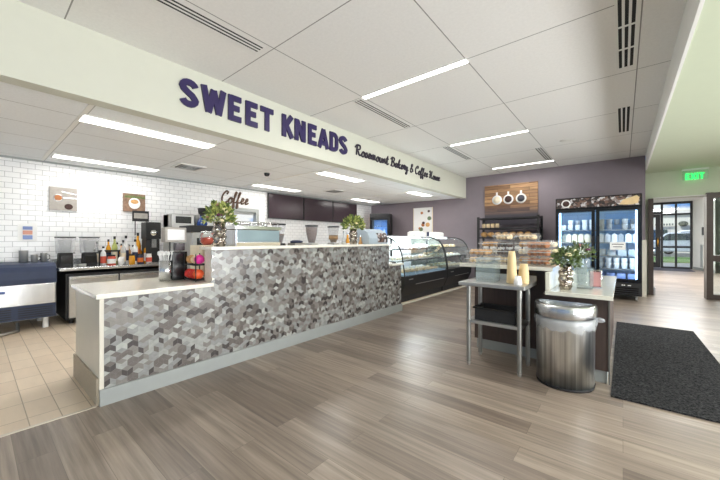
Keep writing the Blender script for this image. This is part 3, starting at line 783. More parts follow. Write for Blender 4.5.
for i, s_b in enumerate(bspec):
    y, h, r, m1, m2, lb = s_b
    bottle(-6.20+(.1 if i % 2 else -.05) if i < 9 else -6.36+.08*(i % 2), y-.13, h*1.2, r, m1, m2, lb, pump=(i in (3, 5)))
for i, (x, y, m1, m2, lb) in enumerate(((-6.0, 1.62, 'amber', 'amber', 'short amber honey jar in front of the white syrup bottles'), (-6.02, 1.74, 'label_navy', 'label_orange', 'short dark jar with an orange band in front of the syrup bottles'),
                                        (-6.0, 1.36, 'label_red', 'paper_white', 'wide jar with red contents in front of the clear bottles'), (-6.02, 1.86, 'paper_white', 'label_red', 'white tub with red label before the amber bottles'))):
    t = thing('jar', lb, 'jar', (x, y, ZB))
    rr_ = .052 if i == 2 else .04
    obj('jar_body', B().lathe([(0, 0), (rr_, 0), (rr_, .12), (rr_*.85, .14), (0, .14)], seg=16), m1, t)
    obj('jar_label', B().lathe([(rr_*1.03, .03), (rr_*1.03, .1)], seg=16), m2, t)
    obj('lid', B().cyl(0, 0, .14, .16, rr_*.9), 'black_matte' if i != 3 else 'paper_white', t)
tag(obj('black_tray', B().box(-6.45, -6.2, 1.24, 1.52, ZB+.20, ZB+.225).box(-6.44, -6.42, 1.25, 1.27, ZB, ZB+.2).box(-6.23, -6.21, 1.25, 1.27, ZB, ZB+.2).box(-6.44, -6.42, 1.49, 1.51, ZB, ZB+.2).box(-6.23, -6.21, 1.49, 1.51, ZB, ZB+.2), 'black_matte', loc=(-6.3, 1.38, ZB)), 'low black riser shelf between the blender and the bottles', 'shelf')
for k in range(3):
    tag(obj('paper_cup', B().lathe([(0, 0), (.028, 0), (.038, .1), (.036, .1), (.026, .005)], (-6.0, 1.47+.01*k, ZB+.012*k), 12), 'paper_white', loc=(-6.0, 1.47, ZB+.012*k)), 'white cup in the small stack before the clear bottle', 'cup', 'small stack of white cups')
# grinder
t = thing('coffee_grinder', 'tall black coffee grinder with a round dial on the steel worktop', 'coffee grinder', (-6.15, 1.93, ZB))
obj('body', B().box(-.12, .10, -.10, .10, 0, .40).box(-.12, .13, -.11, .11, .40, .68), 'black_matte', t, bevel=.01)
dl = obj('dial', B().lathe([(0, 0), (.05, 0), (.05, .02), (0, .02)], seg=20).xf(Matrix.Translation((.13, 0, .50)) @ Matrix.Rotation(PI/2, 4, 'Y')), 'chrome', t)
obj('spout', B().box(.10, .15, -.035, .035, .26, .40), 'steel', t)
obj('tray', B().box(.10, .2, -.09, .09, 0, .02), 'steel', t)
t = thing('counter_sign', 'small black framed sign behind the coffee grinder', 'sign', (-6.35, 1.86, ZB))
obj('frame', B().box(-.01, .01, -.14, .10, .70, .88).cyl(0, -.1, 0, .7, .008).cyl(0, .06, 0, .7, .008).box(-.05, .05, -.13, .09, 0, .012), 'black_matte', t)
obj('sign_face', B().box(.011, .013, -.12, .08, .75, .84), 'wallart_gray', t)
# brewer
t = thing('coffee_brewer', 'tall silver and black coffee brewer on the steel worktop', 'coffee machine', (-6.2, 2.42, ZB))
obj('body', B().box(-.2, .05, -.22, .16, 0, .84).box(-.2, .2, -.22, .16, .60, .84).box(-.2, .2, -.22, .16, 0, .06), 'steel_soft', t, bevel=.012)
obj('brew_bay', B().box(.05, .06, -.21, .15, .06, .60), 'black_matte', t)
obj('server', B().lathe([(0, .06), (.08, .06), (.085, .30), (.05, .36), (.03, .40), (0, .40)], (.11, -.05, 0), 18), 'steel', t)
obj('control_panel', B().box(.2, .205, -.16, .1, .68, .8), 'black_gloss', t)
obj('brew_basket', B().lathe([(0, .50), (.05, .50), (.075, .6), (0, .6)], (.11, -.05, 0), 16), 'black_matte', t)
t = thing('steel_pan', 'dark round pot on top of the coffee brewers', 'pot', (-6.2, 2.86, ZB+.86))
obj('body', B().lathe([(0, 0), (.11, 0), (.13, .12), (.125, .12), (.1, .01)], seg=18), 'black_matte', t)
obj('rim', B().lathe([(.128, .115), (.138, .12), (.128, .128)], seg=18), 'black_gloss', t)
t = thing('coffee_brewer', 'wide silver brewer carrying the dark round pot', 'coffee machine', (-6.25, 2.88, ZB))
obj('body', B().box(-.2, .05, -.2, .24, 0, .86).box(-.2, .2, -.2, .24, .64, .86).box(-.2, .2, -.2, .24, 0, .06), 'steel_soft', t, bevel=.012)
obj('brew_bay', B().box(.05, .06, -.19, .23, .06, .64), 'black_matte', t)
obj('carafe', B().lathe([(0, .06), (.08, .06), (.09, .16), (.05, .24), (0, .24)], (.10, 0, 0), 18), 'black_gloss', t)
t = thing('bean_grinder', 'coffee grinder with a dark blue hopper beside the brewer', 'coffee grinder', (-5.98, 2.70, ZB))
obj('body', B().box(-.09, .09, -.08, .08, 0, .56, tap=.01), 'black_gloss', t, bevel=.01)
obj('hopper', B().lathe([(0, .56), (.05, .56), (.095, .68), (.07, .75), (.035, .80), (.035, .83), (0, .83)], seg=18), 'blue_hopper', t)
obj('lid', B().cyl(0, 0, .83, .86, .04), 'black_matte', t)
# ---------------------------------------------------------------- on the low front counter
ZW = .79
t = thing('utensil_canister', 'steel canister full of plastic cutlery on the low stone worktop', 'canister', (-3.30, 1.16, ZW))
obj('body', B().lathe([(0, 0), (.058, 0), (.058, .19), (.053, .19), (.053, .01), (0, .01)], seg=20), 'steel', t)
for k in range(9):
    a = k*.7; tag_ = B().tube([(.03*math.cos(a), .03*math.sin(a), .1), (.055*math.cos(a), .055*math.sin(a), .24)], .006, 6).ell((.058*math.cos(a), .058*math.sin(a), .255), (.014, .014, .022), seg=8, rings=5)
    u_ = tag(obj('plastic_spoon', tag_, 'white_plastic'), 'white plastic spoon standing in the steel canister', 'spoon', 'white spoons in the canister')
    u_.location = (-3.30, 1.16, ZW)
t = thing('cash_register', 'black and silver point-of-sale stand on the low stone worktop', 'cash register', (-3.33, 1.265, ZW))
obj('base', B().box(-.10, .09, -.07, .06, 0, .27), 'black_gloss', t, bevel=.006)
obj('stand', B().box(-.07, -.02, -.03, .03, .27, .40), 'steel_soft', t)
sc = obj('screen', B().box(-.05, .05, -.12, .07, .36, .50), 'wallart_gray', t, bevel=.008)
obj('display', B().box(.051, .053, -.10, .05, .38, .48), 'white_plastic', sc)
obj('card_reader', B().box(.05, .11, -.05, .03, .28, .35), 'screen_dark', t, bevel=.005)
# snack rack
t = thing('snack_rack', 'black two-tier wire rack holding bright snack bags', 'rack', (-3.10, 1.365, ZW))
for z in (.012, .15):
    b = B(); b.tube([(-.13, -.07, z), (.11, -.07, z), (.11, .07, z), (-.13, .07, z), (-.13, -.07, z)], .005, 6)
    for k in range(6): b.tube([(-.13+.048*k, -.07, z), (-.13+.048*k, .07, z)], .003, 6)
    obj('shelf', b, 'black_matte', t)
for x in (-.13, .11):
    for y in (-.07, .07): obj('post', B().tube([(x, y, 0), (x, y, .25)], .005, 6), 'black_matte', t)
def bag(x, y, z, m, lb, s=1, rz=0):
    b = B().ell((0, 0, .045*s), (.033*s, .05*s, .045*s), seg=12, rings=8, jit=.08)
    o_ = obj('snack_bag', b, m); tag(o_, lb, 'snack bag', 'bright snack bags'); o_.location = (x, y, z); o_.rotation_euler = (0, 0, rz)
bag(-3.18, 1.325, ZW+.02, 'red_bag', 'red snack bag at the lower left of the wire rack')
bag(-3.10, 1.33, ZW+.02, 'red_bag', 'red snack bag in the lower middle of the wire rack')
bag(-3.03, 1.335, ZW+.02, 'orange_bag', 'orange snack bag at the lower right of the wire rack')
bag(-3.18, 1.335, ZW+.158, 'pastry_gold', 'golden snack bag on the upper tier of the wire rack', .9)
bag(-3.10, 1.335, ZW+.158, 'pastry_pale', 'pale snack bag on the upper tier between gold and pink', .8)
bag(-3.03, 1.345, ZW+.158, 'pink_bag', 'bright pink snack bag on the upper tier of the wire rack', .95)
# wooden crate riser with a glass jar, behind
t = thing('wooden_riser', 'pale wooden riser box behind the snack rack', 'riser', (-3.42, 1.60, ZW))
obj('frame', B().box(-.13, .13, -.12, .12, .30, .325).box(-.13, .13, -.12, -.10, 0, .30).box(-.13, .13, .10, .12, 0, .30).box(-.13, -.11, -.10, .10, 0, .3), 'cream', t)
obj('shelf_board', B().box(-.11, .12, -.10, .10, .14, .155), 'cream', t)
t = thing('glass_canister', 'square glass canister of reddish treats on the wooden riser', 'jar', (-3.42, 1.60, ZW+.325))
obj('body', B().lathe([(.04, 0), (.07, .03), (.075, .1), (.06, .13)], seg=18), 'clear_glass', t)
obj('filling', B().lathe([(0, .005), (.038, .005), (.064, .035), (.066, .08), (0, .085)], seg=18), 'label_red', t)
obj('lid', B().lathe([(.062, .13), (.062, .145), (0, .15)], seg=18), 'steel', t)
t = thing('toaster_box', 'wide dark steel appliance box behind the vase', 'appliance', (-4.9, 2.25, 0))
obj('cart', B().box(-.25, .25, -.3, .3, .0, .9), 'steel_soft', t)
bo = obj('body', B().box(-.2, .2, -.26, .26, .9, 1.28), 'steel_soft', t, bevel=.01)
obj('top_tray', B().box(-.21, .21, -.28, .28, 1.28, 1.38), 'black_matte', t, bevel=.01)
obj('front_window', B().box(.2, .205, -.2, .2, .96, 1.2), 'black_gloss', t)

# flowers ---------------------------------------------------------
def bouquet(t, z, R, H, nleaf, flowers, leaves=('leaf_green', 'leaf_light'), seed=1, leaf=.055):
    rd = random.Random(seed)
    for mi, mname in enumerate(leaves):
        b = B()
        for k in range(nleaf//len(leaves)):
            a = rd.uniform(0, 2*PI); e = rd.uniform(-.25, 1.3); r = rd.uniform(.45, 1)
            d = Vector((math.cos(a)*math.cos(e), math.sin(a)*math.cos(e), math.sin(e)*H/R))
            c = d*R*r+Vector((0, 0, z+H*.25))
            dr_ = (d+Vector((rd.uniform(-.6, .6), rd.uniform(-.6, .6), rd.uniform(-.3, .6)))).normalized()
            sd = dr_.cross(Vector((rd.uniform(-1, 1), rd.uniform(-1, 1), rd.uniform(-1, 1)))).normalized()
            nn = dr_.cross(sd)*.012
            L = leaf*rd.uniform(.7, 1.3); w_ = L*.3
            b.face([c, c+dr_*L*.5+sd*w_+nn, c+dr_*L, c+dr_*L*.5-sd*w_+nn])
        obj('foliage', b, mname, t)
    b = B()
    for k in range(9):
        a = k*.7; b.tube([(0, 0, z-.1), (R*.2*math.cos(a), R*.2*math.sin(a), z+.03), (R*.5*math.cos(a), R*.5*math.sin(a), z+H*.45)], .003, 5)
    obj('stem', b, leaves[0], t)
    for (fx, fy, fz, fr, fm) in flowers:
        b = B(); b.ell((fx, fy, z+fz), (fr*.6, fr*.6, fr*.6), seg=10, rings=6)
        for q in range(8):
            a = q*PI/4; b.ell((fx+math.cos(a)*fr*.6, fy+math.sin(a)*fr*.6, z+fz-.002), (fr*.42, fr*.42, fr*.35), seg=8, rings=5)
            b.ell((fx+math.cos(a+.4)*fr*.42, fy+math.sin(a+.4)*fr*.42, z+fz+fr*.3), (fr*.3, fr*.3, fr*.3), seg=8, rings=5)
        obj('blossom', b, fm, t)
VP = [(0, 0), (.045, 0), (.062, .03), (.05, .055), (.068, .09), (.052, .12), (.066, .155), (.05, .19), (.058, .23), (.052, .23), (.045, .19), (0, .18)]
t = thing('flower_vase', 'silver rippled vase with leafy bouquet on the near end of the raised ledge', 'vase', (-2.94, 1.49, 1.11))
obj('vase', B().lathe(VP, seg=28), 'hammered_silver', t)
bouquet(t, .22, .125, .15, 420, [(.09, .0, .12, .022, 'petal_cream'), (-.04, -.09, .05, .024, 'petal_pink'), (.07, .07, .13, .02, 'leaf_light'), (.10, -.03, .02, .022, 'petal_cream'), (.06, .03, .11, .03, 'petal_cream'), (-.02, -.07, .13, .028, 'petal_purple'), (.08, -.04, .07, .028, 'petal_purple'), (.03, .09, .08, .026, 'petal_cream'), (.02, -.02, .17, .026, 'petal_pink')], seed=3, leaf=.045)
t = thing('flower_vase', 'rippled vase with yellow-green bouquet at the far end of the raised ledge', 'vase', (-2.95, 3.44, 1.11))
obj('vase', B().lathe([(r_*.95, z_*.95) for r_, z_ in VP], seg=24), 'hammered_silver', t)
bouquet(t, .21, .15, .15, 380, [(.11, .05, .05, .025, 'petal_cream'), (.06, -.10, .06, .025, 'leaf_light'), (.06, .03, .11, .03, 'petal_cream'), (.08, -.04, .08, .03, 'petal_cream')], ('leaf_light', 'leaf_green'), seed=5, leaf=.05)
# ---------------------------------------------------------------- behind the ledge
t = thing('espresso_machine', 'wide chrome espresso machine with a blue glass back behind the ledge', 'espresso machine', (-3.42, 2.10, ZW))
obj('body', B().box(-.2, .2, -.29, .29, .05, .50), 'steel', t, bevel=.015)
obj('back_panel', B().box(.2, .205, -.27, .27, .36, .49), 'glass_teal', t)
obj('top_rail', B().tube([(-.18, -.27, .58), (.18, -.27, .58), (.18, .27, .58), (-.18, .27, .58), (-.18, -.27, .58)], .008, 6).tube([(.18, -.27, .5), (.18, -.27, .58)], .006, 6).tube([(.18, .27, .5), (.18, .27, .58)], .006, 6).box(-.2, .21, -.3, .3, .50, .535), 'chrome', t)
obj('bottom_rail', B().box(.2, .215, -.28, .28, .31, .35), 'cream', t)
for y in (-.24, .24):
    for x in (-.15, .15): obj('foot', B().cyl(x, y, 0, .05, .02), 'black_matte', t)
for i, (x, y) in enumerate(((-.05, -.12), (.02, 0), (-.04, .1), (.05, .17), (.05, -.2))):
    cpt = tag(obj('steel_cup', B().lathe([(0, 0), (.03, 0), (.036, .05), (.033, .05), (.027, .004)], seg=12), 'steel'), 'small cup warming on top of the espresso machine', 'cup', 'cups on the espresso machine')
    cpt.location = (-3.42+x, 2.10+y, ZW+.536)
def hopper(x, y, lb, mat_fill, rt=.085, base='black_matte', fill=.75):
    t = thing('hopper_grinder', lb, 'coffee grinder', (x, y, ZW))
    obj('body', B().box(-.08, .08, -.07, .07, 0, .34, tap=.01), base, t, bevel=.01)
    obj('hopper', B().lathe([(.045, .34), (.075, .46), (rt, .57)], seg=18), 'smoke_bin', t)
    obj('coffee_beans', B().lathe([(0, .345), (.042, .345), (.07, .455), (.07+.01*fill, .34+.23*fill), (0, .35+.23*fill)], seg=16), mat_fill, t)
    obj('lid', B().cyl(0, 0, .57, .588, rt*1.08), 'black_matte', t)
hopper(-3.40, 2.50, 'grinder with black lid beside the espresso machine', 'beans', fill=.45)
hopper(-3.40, 3.06, 'grinder with a tapered hopper full of brown beans', 'beans', base='steel_soft', fill=.95)
hopper(-3.40, 3.50, 'grinder with a pale nearly empty hopper behind the ledge', 'beans_light', base='steel_soft', fill=.2)
tag(obj('cup_lid_box', B().box(-3.45, -3.3, 2.68, 2.86, ZW, ZW+.34), 'wallart_gray', bevel=.004, loc=(-3.4, 2.76, ZW)), 'low grey box between the first two grinders', 'box')
tag(obj('folded_cloth', B().ell((-3.38, 2.77, ZW+.355), (.07, .10, .025), jit=.1), 'label_navy', loc=(-3.38, 2.77, ZW+.34)), 'folded dark cloth on the low grey box', 'cloth')
for i, (y, h, m1, lb) in enumerate(((3.69, .52, 'frosted', 'tall clear bottle left of the amber one behind the ledge'), (3.78, .50, 'amber', 'amber bottle between clear ones behind the ledge'), (3.87, .48, 'white_plastic', 'tall white bottle near the far bouquet'), (3.98, .50, 'frosted', 'clear tumbler stack near the far bouquet'), (4.10, .46, 'pastry_gold', 'tan bottle behind the far vase'))):
    t = thing('counter_bottle', lb, 'bottle', (-3.36, y, ZW))
    obj('bottle_body', B().lathe([(0, 0), (.036, 0), (.036, h*.7), (.016, h*.82), (.016, h*.94), (0, h*.94)], seg=14), m1, t)
    obj('cap', B().cyl(0, 0, h*.93, h, .018), 'steel', t)
    obj('bottle_label', B().lathe([(.037, h*.66), (.037, h*.40)], seg=14), 'paper_white', t)
# register at the far end
t = thing('cash_register', 'silver domed register and scale at the far end of the ledge', 'cash register', (-3.36, 4.40, 0))
obj('base', B().box(-.2, .16, -.27, .27, .79, 1.10), 'glass_teal', t, bevel=.01)
obj('hood', B().prism([(-.2, 1.10), (.16, 1.10), (.17, 1.20), (.12, 1.30), (.0, 1.355), (-.2, 1.355)], 'y', -.27, .27), 'hood_blue', t, bevel=.01)
obj('printer_slot', B().prism([(.168, 1.13), (.176, 1.20), (.13, 1.29), (.125, 1.27)], 'y', -.04, .24), 'coffee_print', t)
tag(obj('card_terminal', B().box(-2.93, -2.86, 4.38, 4.45, .79, .81), 'black_gloss', bevel=.004, loc=(-2.9, 4.4, .79)), 'small black card terminal on the short far worktop', 'card reader')

# ---------------------------------------------------------------- wall things, left
t = thing('canvas_picture', 'canvas print of spoons with spices on the white tile wall', 'picture', (XT, .915, 1.63))
obj('canvas', B().box(0, .03, -.16, .16, 0, .35), 'wallart_gray', t)
obj('printed_spoon', B().box(.0305, .033, .0, .155, .185, .205).ell((.031, -.06, .19), (.003, .055, .055)), 'steel', t)
obj('printed_spice', B().ell((.0335, -.06, .19), (.003, .045, .045)), 'pastry_orange', t)
obj('printed_beans', B().ell((.0335, .06, .06), (.003, .05, .045)), 'pastry_choc', t)
obj('printed_spoon', B().prism([(-.02, .28), (.15, .25), (.15, .27), (-.02, .30)], 'x', .0305, .033), 'steel', t)
t = thing('canvas_picture', 'canvas print of a cup with leaves on the white tile wall', 'picture', (XT, 1.85, 1.67))
obj('canvas', B().box(0, .03, -.165, .165, 0, .32), 'canvas_brown', t)
obj('printed_cup', B().ell((.031, .0, .15), (.003, .09, .1)), 'paper_white', t)
obj('printed_drink', B().ell((.034, .0, .18), (.003, .06, .04)), 'pastry_gold', t)
b = B()
for k in range(14):
    y_ = -.15+.022*k; b.prism([(y_, .24), (y_+.02, .30), (y_+.03, .25)], 'x', .0305, .032)
obj('printed_leaves', b, 'leaf_green', t)
t = thing('posted_paper', 'small white notice with coloured bands on the tile wall above the canisters', 'notice', (XT, .53, 1.15))
obj('paper', B().box(0, .004, -.1, .1, 0, .26), 'paper_white', t)
obj('blue_band', B().box(.004, .006, -.05, .05, .17, .22).box(.004, .006, -.05, .05, .03, .09), 'tape_blue', t)
obj('orange_band', B().box(.004, .006, -.05, .05, .10, .16), 'tape_orange', t)
for i, (y0, y1, lb) in enumerate(((4.60, 5.70, 'nearest dark menu screen, next to the brown lettering'), (5.72, 6.82, 'middle dark menu screen of the three on the tile wall'), (6.84, 7.94, 'farthest dark menu screen on the tile wall'))):
    t = thing('menu_screen', lb, 'screen', (XT+.04, (y0+y1)/2, 1.70), group='dark menu screens')
    w_ = (y1-y0)/2
    obj('mount', B().box(-.04, 0, -.2, .2, .15, .45), 'black_matte', t)
    obj('bezel', B().box(0, .045, -w_, w_, 0, .62), 'black_matte', t, bevel=.004)
    obj('display', B().box(.045, .048, -w_+.012, w_-.012, .014, .606), 'screen_dark', t)

# ---------------------------------------------------------------- bakery cases
CP = [(-3.07, .50), (-3.085, .62), (-3.11, .78), (-3.14, .92), (-3.19, 1.04), (-3.27, 1.14), (-3.38, 1.20), (-3.50, 1.225), (-3.75, 1.235)]
def bakery_case(y0, y1, lb, cool):
    t = thing('bakery_display_case', lb, 'display case', (-3.55, (y0+y1)/2, 0))
    obj('base', B().prism([(-4.05, .12), (-3.16, .12), (-3.06, .34), (-3.06, .50), (-4.05, .50)], 'y', y0, y1), 'black_satin', t, w=True, bevel=.006)
    obj('plinth', B().box(-4.0, -3.2, y0+.02, y1-.02, 0, .12), 'black_matte', t, w=True)
    obj('base_trim', B().box(-3.059, -3.052, y0+.4, y1-.2, .325, .335).box(-3.059, -3.055, y0+.15, y0+.3, .43, .445), 'steel_soft', t, w=True)
    g = B()
    for (a, b_) in zip(CP, CP[1:]):
        f_ = g.face([(a[0], y0+.02, a[1]), (a[0], y1-.02, a[1]), (b_[0], y1-.02, b_[1]), (b_[0], y0+.02, b_[1])]); f_.smooth = True
    obj('curved_glass', g, 'case_glass', t, w=True)
    for y in (y0+.012, y1-.012):
        e = obj('end_glass', B().prism([(-4.0, .50)]+CP+[(-4.0, 1.235)], 'y', y-.003, y+.003), 'case_glass', t, w=True)
        fb = B().tube([(p[0]+.004, y, p[1]) for p in CP], .013, 6)
        obj('end_frame', fb, 'black_matte', t, w=True)
    obj('back_panel', B().box(-4.05, -4.0, y0, y1, .50, 1.24), 'white_plastic' if cool else 'wallart_gray', t, w=True)
    obj('top_panel', B().box(-4.05, -3.74, y0, y1, 1.236, 1.256), 'white_plastic', t, w=True)
    obj('deck', B().box(-3.99, -3.10, y0+.03, y1-.03, .50, .53), 'fridge_inside' if cool else 'steel_soft', t, w=True)
    for z, xf in ((.76, -3.24), (.98, -3.38)):
        obj('shelf', B().box(-3.98, xf, y0+.03, y1-.03, z, z+.012), 'case_glass' if not cool else 'frosted', t, w=True)
        obj('shelf_edge', B().box(xf, xf+.012, y0+.03, y1-.03, z-.008, z+.018), 'steel', t, w=True)
    obj('post', B().box(-3.98, -3.95, (y0+y1)/2-.02, (y0+y1)/2+.02, .53, 1.235), 'black_matte', t, w=True)
    obj('lamp_tube', B().tube([(-3.7, y0+.08, 1.215), (-3.7, y1-.08, 1.215)], .013, 8), 'case_light', t, w=True)
    return t
bakery_case(5.0, 6.84, 'bright curved-glass bakery display case beyond the counter end', True)
bakery_case(6.86, 8.30, 'darker curved-glass display case against the purple wall', False)
tag(obj('floor_strip', B().box(-3.115, -3.07, 4.6, 8.3, 0, .012), 'cream_laminate', loc=(-3.09, 6.5, 0)), 'pale strip on the floor along the foot of the display cases', 'trim')
# pastries in the case
def pastry_shape(kind):
    b = B()
    if kind == 'roll': b.ell((0, 0, .028), (.06, .05, .03), jit=.05)
    elif kind == 'croissant':
        b.tube([(.03, -.075, .015), (-.01, -.045, .026), (-.02, 0, .034), (-.01, .045, .026), (.03, .075, .015)], [.008, .022, .032, .022, .008], 10)
    else: b.lathe([(0, 0), (.035, 0), (.045, .03), (.05, .04), (.04, .06), (.02, .07), (0, .072)], seg=12)
    return b
pc = 0
for ci, (y0, y1, cl) in enumerate(((5.12, 6.75, 'bright'), (6.98, 8.2, 'darker'))):
    for si, (z, xs, sl) in enumerate(((.532, (-3.28, -3.45, -3.62), 'bottom deck'), (.774, (-3.38, -3.55), 'middle shelf'), (.994, (-3.5,), 'top shelf'))):
        for xi, x in enumerate(xs):
            kind = ('roll', 'croissant', 'muffin')[(xi+si) % 3]; mt = ('pastry_pale', 'cream', 'paper_white')[(xi+si+ci) % 3]
            base = None; k = 0; yy = y0
            nm = {'roll': 'bread_roll', 'croissant': 'croissant', 'muffin': 'muffin'}[kind]
            while yy < y1:
                if base is None:
                    base = tag(obj(nm, pastry_shape(kind), mt), '%s on the %s of the %s display case, %s row' % (nm.replace('_', ' '), sl, cl, ('front', 'second', 'third')[xi]), nm.replace('_', ' '), 'row of %ss, %s, %s case' % (nm.replace('_', ' '), sl, cl))
                    o_ = base
                else: o_ = base.copy(); COL.objects.link(o_)
                o_.location = (x+random.uniform(-.01, .01), yy, z); o_.rotation_euler = (0, 0, random.uniform(-.3, .3)); yy += .17 if ci == 0 else .20
for i, (y0, y1, lb) in enumerate(((6.62, 7.18, 'white carton on top of the display cases, below the flower poster'), (7.72, 8.28, 'white carton on top of the darker display case, right of the poster'))):
    t = thing('carton', lb, 'box', (-3.9, (y0+y1)/2, 1.256))
    obj('carton_body', B().box(-.10, .10, -(y1-y0)/2+.04, (y1-y0)/2-.04, 0, .10), 'paper_white', t, bevel=.004)
    obj('carton_flap', B().box(-.095, .095, -(y1-y0)/2+.05, (y1-y0)/2-.05, .10, .125, tap=.03), 'paper_white', t)
t = thing('order_card', 'small navy card stand between the white cartons', 'sign', (-3.85, 7.42, 1.256))
obj('card', B().box(-.005, .005, -.06, .06, 0, .12), 'label_navy', t)
obj('base', B().box(-.03, .03, -.06, .06, 0, .008), 'black_matte', t)
# poster
t = thing('poster', 'tall white poster with pastries and flowers on the purple wall', 'poster', (-4.74, YB-.02, 1.28))
obj('backing', B().box(-.31, .31, 0, .02, 0, .88), 'paper_white', t)
rd = random.Random(2)
for k in range(9):
    u, v = rd.uniform(-.22, .22), rd.uniform(.1, .8); r = rd.uniform(.04, .075)
    obj('printed_pastry', B().ell((u, -.001, v), (r, .003, r*.9)), rd.choice(['pastry_choc', 'pastry_orange', 'leaf_gray', 'pastry_gold']), t)
obj('frame', B().box(-.325, -.31, -.01, .02, 0, .88).box(.31, .325, -.01, .02, 0, .88), 'cream', t)
# blue reach-in refrigerator at the back
def mini_fridge():
    t = thing('glass_door_refrigerator', 'narrow black refrigerator with a blue glass door in the far kitchen corner', 'refrigerator', (-6.02, 8.40, 0))
    obj('body', B().box(-.38, .38, .30, .34, .08, 2.0).box(-.38, -.33, -.30, .30, .08, 2.0).box(.33, .38, -.30, .30, .08, 2.0).box(-.33, .33, -.30, .30, 1.85, 2.0).box(-.33, .33, -.30, .30, .08, .2), 'black_matte', t, bevel=.01)
    obj('liner', B().box(-.33, .33, .26, .30, .2, 1.85), 'blue_inside', t)
    d = obj('door', B().box(-.36, -.28, -.34, -.30, .2, 1.88).box(.28, .36, -.34, -.30, .2, 1.88).box(-.28, .28, -.34, -.30, 1.80, 1.88).box(-.28, .28, -.34, -.30, .2, .3), 'black_gloss', t)
    obj('pane', B().box(-.28, .28, -.325, -.32, .3, 1.80), 'door_glass', d)
    obj('handle', B().tube([(-.31, -.34, .9), (-.31, -.38, .92), (-.31, -.38, 1.2), (-.31, -.34, 1.22)], .01), 'steel', d)
    for z in (.6, .95, 1.3, 1.6): obj('shelf', B().box(-.32, .32, -.26, .26, z, z+.012), 'steel', t)
    obj('lamp_tube', B().tube([(.31, -.27, .3), (.31, -.27, 1.8)], .012, 8), 'fridge_light', t)
    for x in (-.3, .3): obj('foot', B().box(x-.03, x+.03, -.2, .2, 0, .08), 'black_matte', t)
    t.rotation_euler = (0, 0, .45)
    t.scale = (.85, .85, 1)
mini_fridge()
for k, (x, z) in enumerate(((-6.1, .215), (-5.95, .215), (-5.8, .215), (-6.1, .615), (-5.85, .615), (-6.05, .965), (-5.85, .965), (-6.1, 1.315), (-5.9, 1.315))):
    tag(obj('drink_bottle', B().lathe([(0, 0), (.035, 0), (.035, .14), (.015, .19), (.015, .22), (0, .22)], (x, 8.4, z), 12), 'frosted', loc=(x, 8.4, z)), 'small pale bottle inside the narrow blue-lit refrigerator', 'bottle', 'bottles in the narrow refrigerator')
tag(obj('menu_card', B().box(-6.73, -6.5, 8.74, YB, 1.66, 1.98), 'tape_orange', loc=(-6.6, 8.78, 1.66)), 'peach coloured picture in the corner beside the narrow refrigerator', 'picture')

# ---------------------------------------------------------------- wood artwork and rack
t = thing('wood_artwork', 'plank artwork with three white coffee cups on the purple wall', 'artwork', (-2.24, YB-.034, 1.56))
obj('board', B().box(-.635, .635, 0, .03, 0, 1.05), 'plank_art', t)
for i, (x, m1) in enumerate(((-.32, 'cream'), (-.04, 'pastry_choc'), (.26, 'ink'))):
    c_ = obj('printed_cup', B().lathe([(0, -.01), (.115, -.01), (.125, 0), (0, 0)], seg=24).xf(Matrix.Translation((x, -.001, .66)) @ Matrix.Rotation(-PI/2, 4, 'X')).box(x-.022, x+.022, -.009, -.0005, .77, .86), 'paper_white', t)
    d_ = obj('printed_drink', B().lathe([(0, -.014), (.085, -.014), (.085, 0)], seg=24).xf(Matrix.Translation((x, -.001, .66)) @ Matrix.Rotation(-PI/2, 4, 'X')), m1, t)
t = thing('baker_rack', 'black metal shelf rack under the wood artwork', 'rack', (-2.18, 8.45, 0))
for x in (-.68, .68):
    for y in (-.2, .2): obj('post', B().box(x-.025, x+.025, y-.025, y+.025, 0, 1.75), 'black_matte', t)
RZ = (.25, .60, .92, 1.24, 1.47, 1.72)
for z in RZ: obj('shelf', B().box(-.70, .70, -.22, .22, z-.035, z), 'black_matte', t)
def jar_cup(x, y, z, m, lb, g, r=.045, h=.11, nm='ceramic_mug', cat='mug'):
    o_ = tag(obj(nm, B().lathe([(0, 0), (r*.8, 0), (r, h*.3), (r, h), (r*.88, h), (r*.8, h*.1), (0, h*.08)], seg=14), m), lb, cat, g); o_.location = (x, y, z); return o_
m0 = jar_cup(-2.76, 8.36, 1.47, 'pastry_pale', 'cream mug on the upper shelf of the black rack', 'mugs on the black rack')
for k in range(1, 4):
    c_ = m0.copy(); COL.objects.link(c_); c_.location = (-2.76+.11*k, 8.36, 1.47)
rl = None
for k in range(7):
    x = -2.76+.17*k
    if rl is None:
        rl = tag(obj('bread_loaf', B().ell((0, 0, .068), (.082, .12, .070), jit=.05), 'pastry_gold'), 'golden loaf on the rack shelf behind the stacked containers', 'bread', 'loaves on the black rack'); o_ = rl
    else: o_ = rl.copy(); COL.objects.link(o_)
    o_.location = (x, 8.4, 1.24)
wb = None
for k in range(6):
    if wb is None:
        wb = tag(obj('paper_bag_roll', B().ell((0, 0, .06), (.08, .1, .06), jit=.06), 'paper_white'), 'white wrapped loaf lower on the rack, behind the containers', 'bread', 'wrapped loaves on the black rack'); o_ = wb
    else: o_ = wb.copy(); COL.objects.link(o_)
    o_.location = (-2.72+.19*k, 8.4, .92)

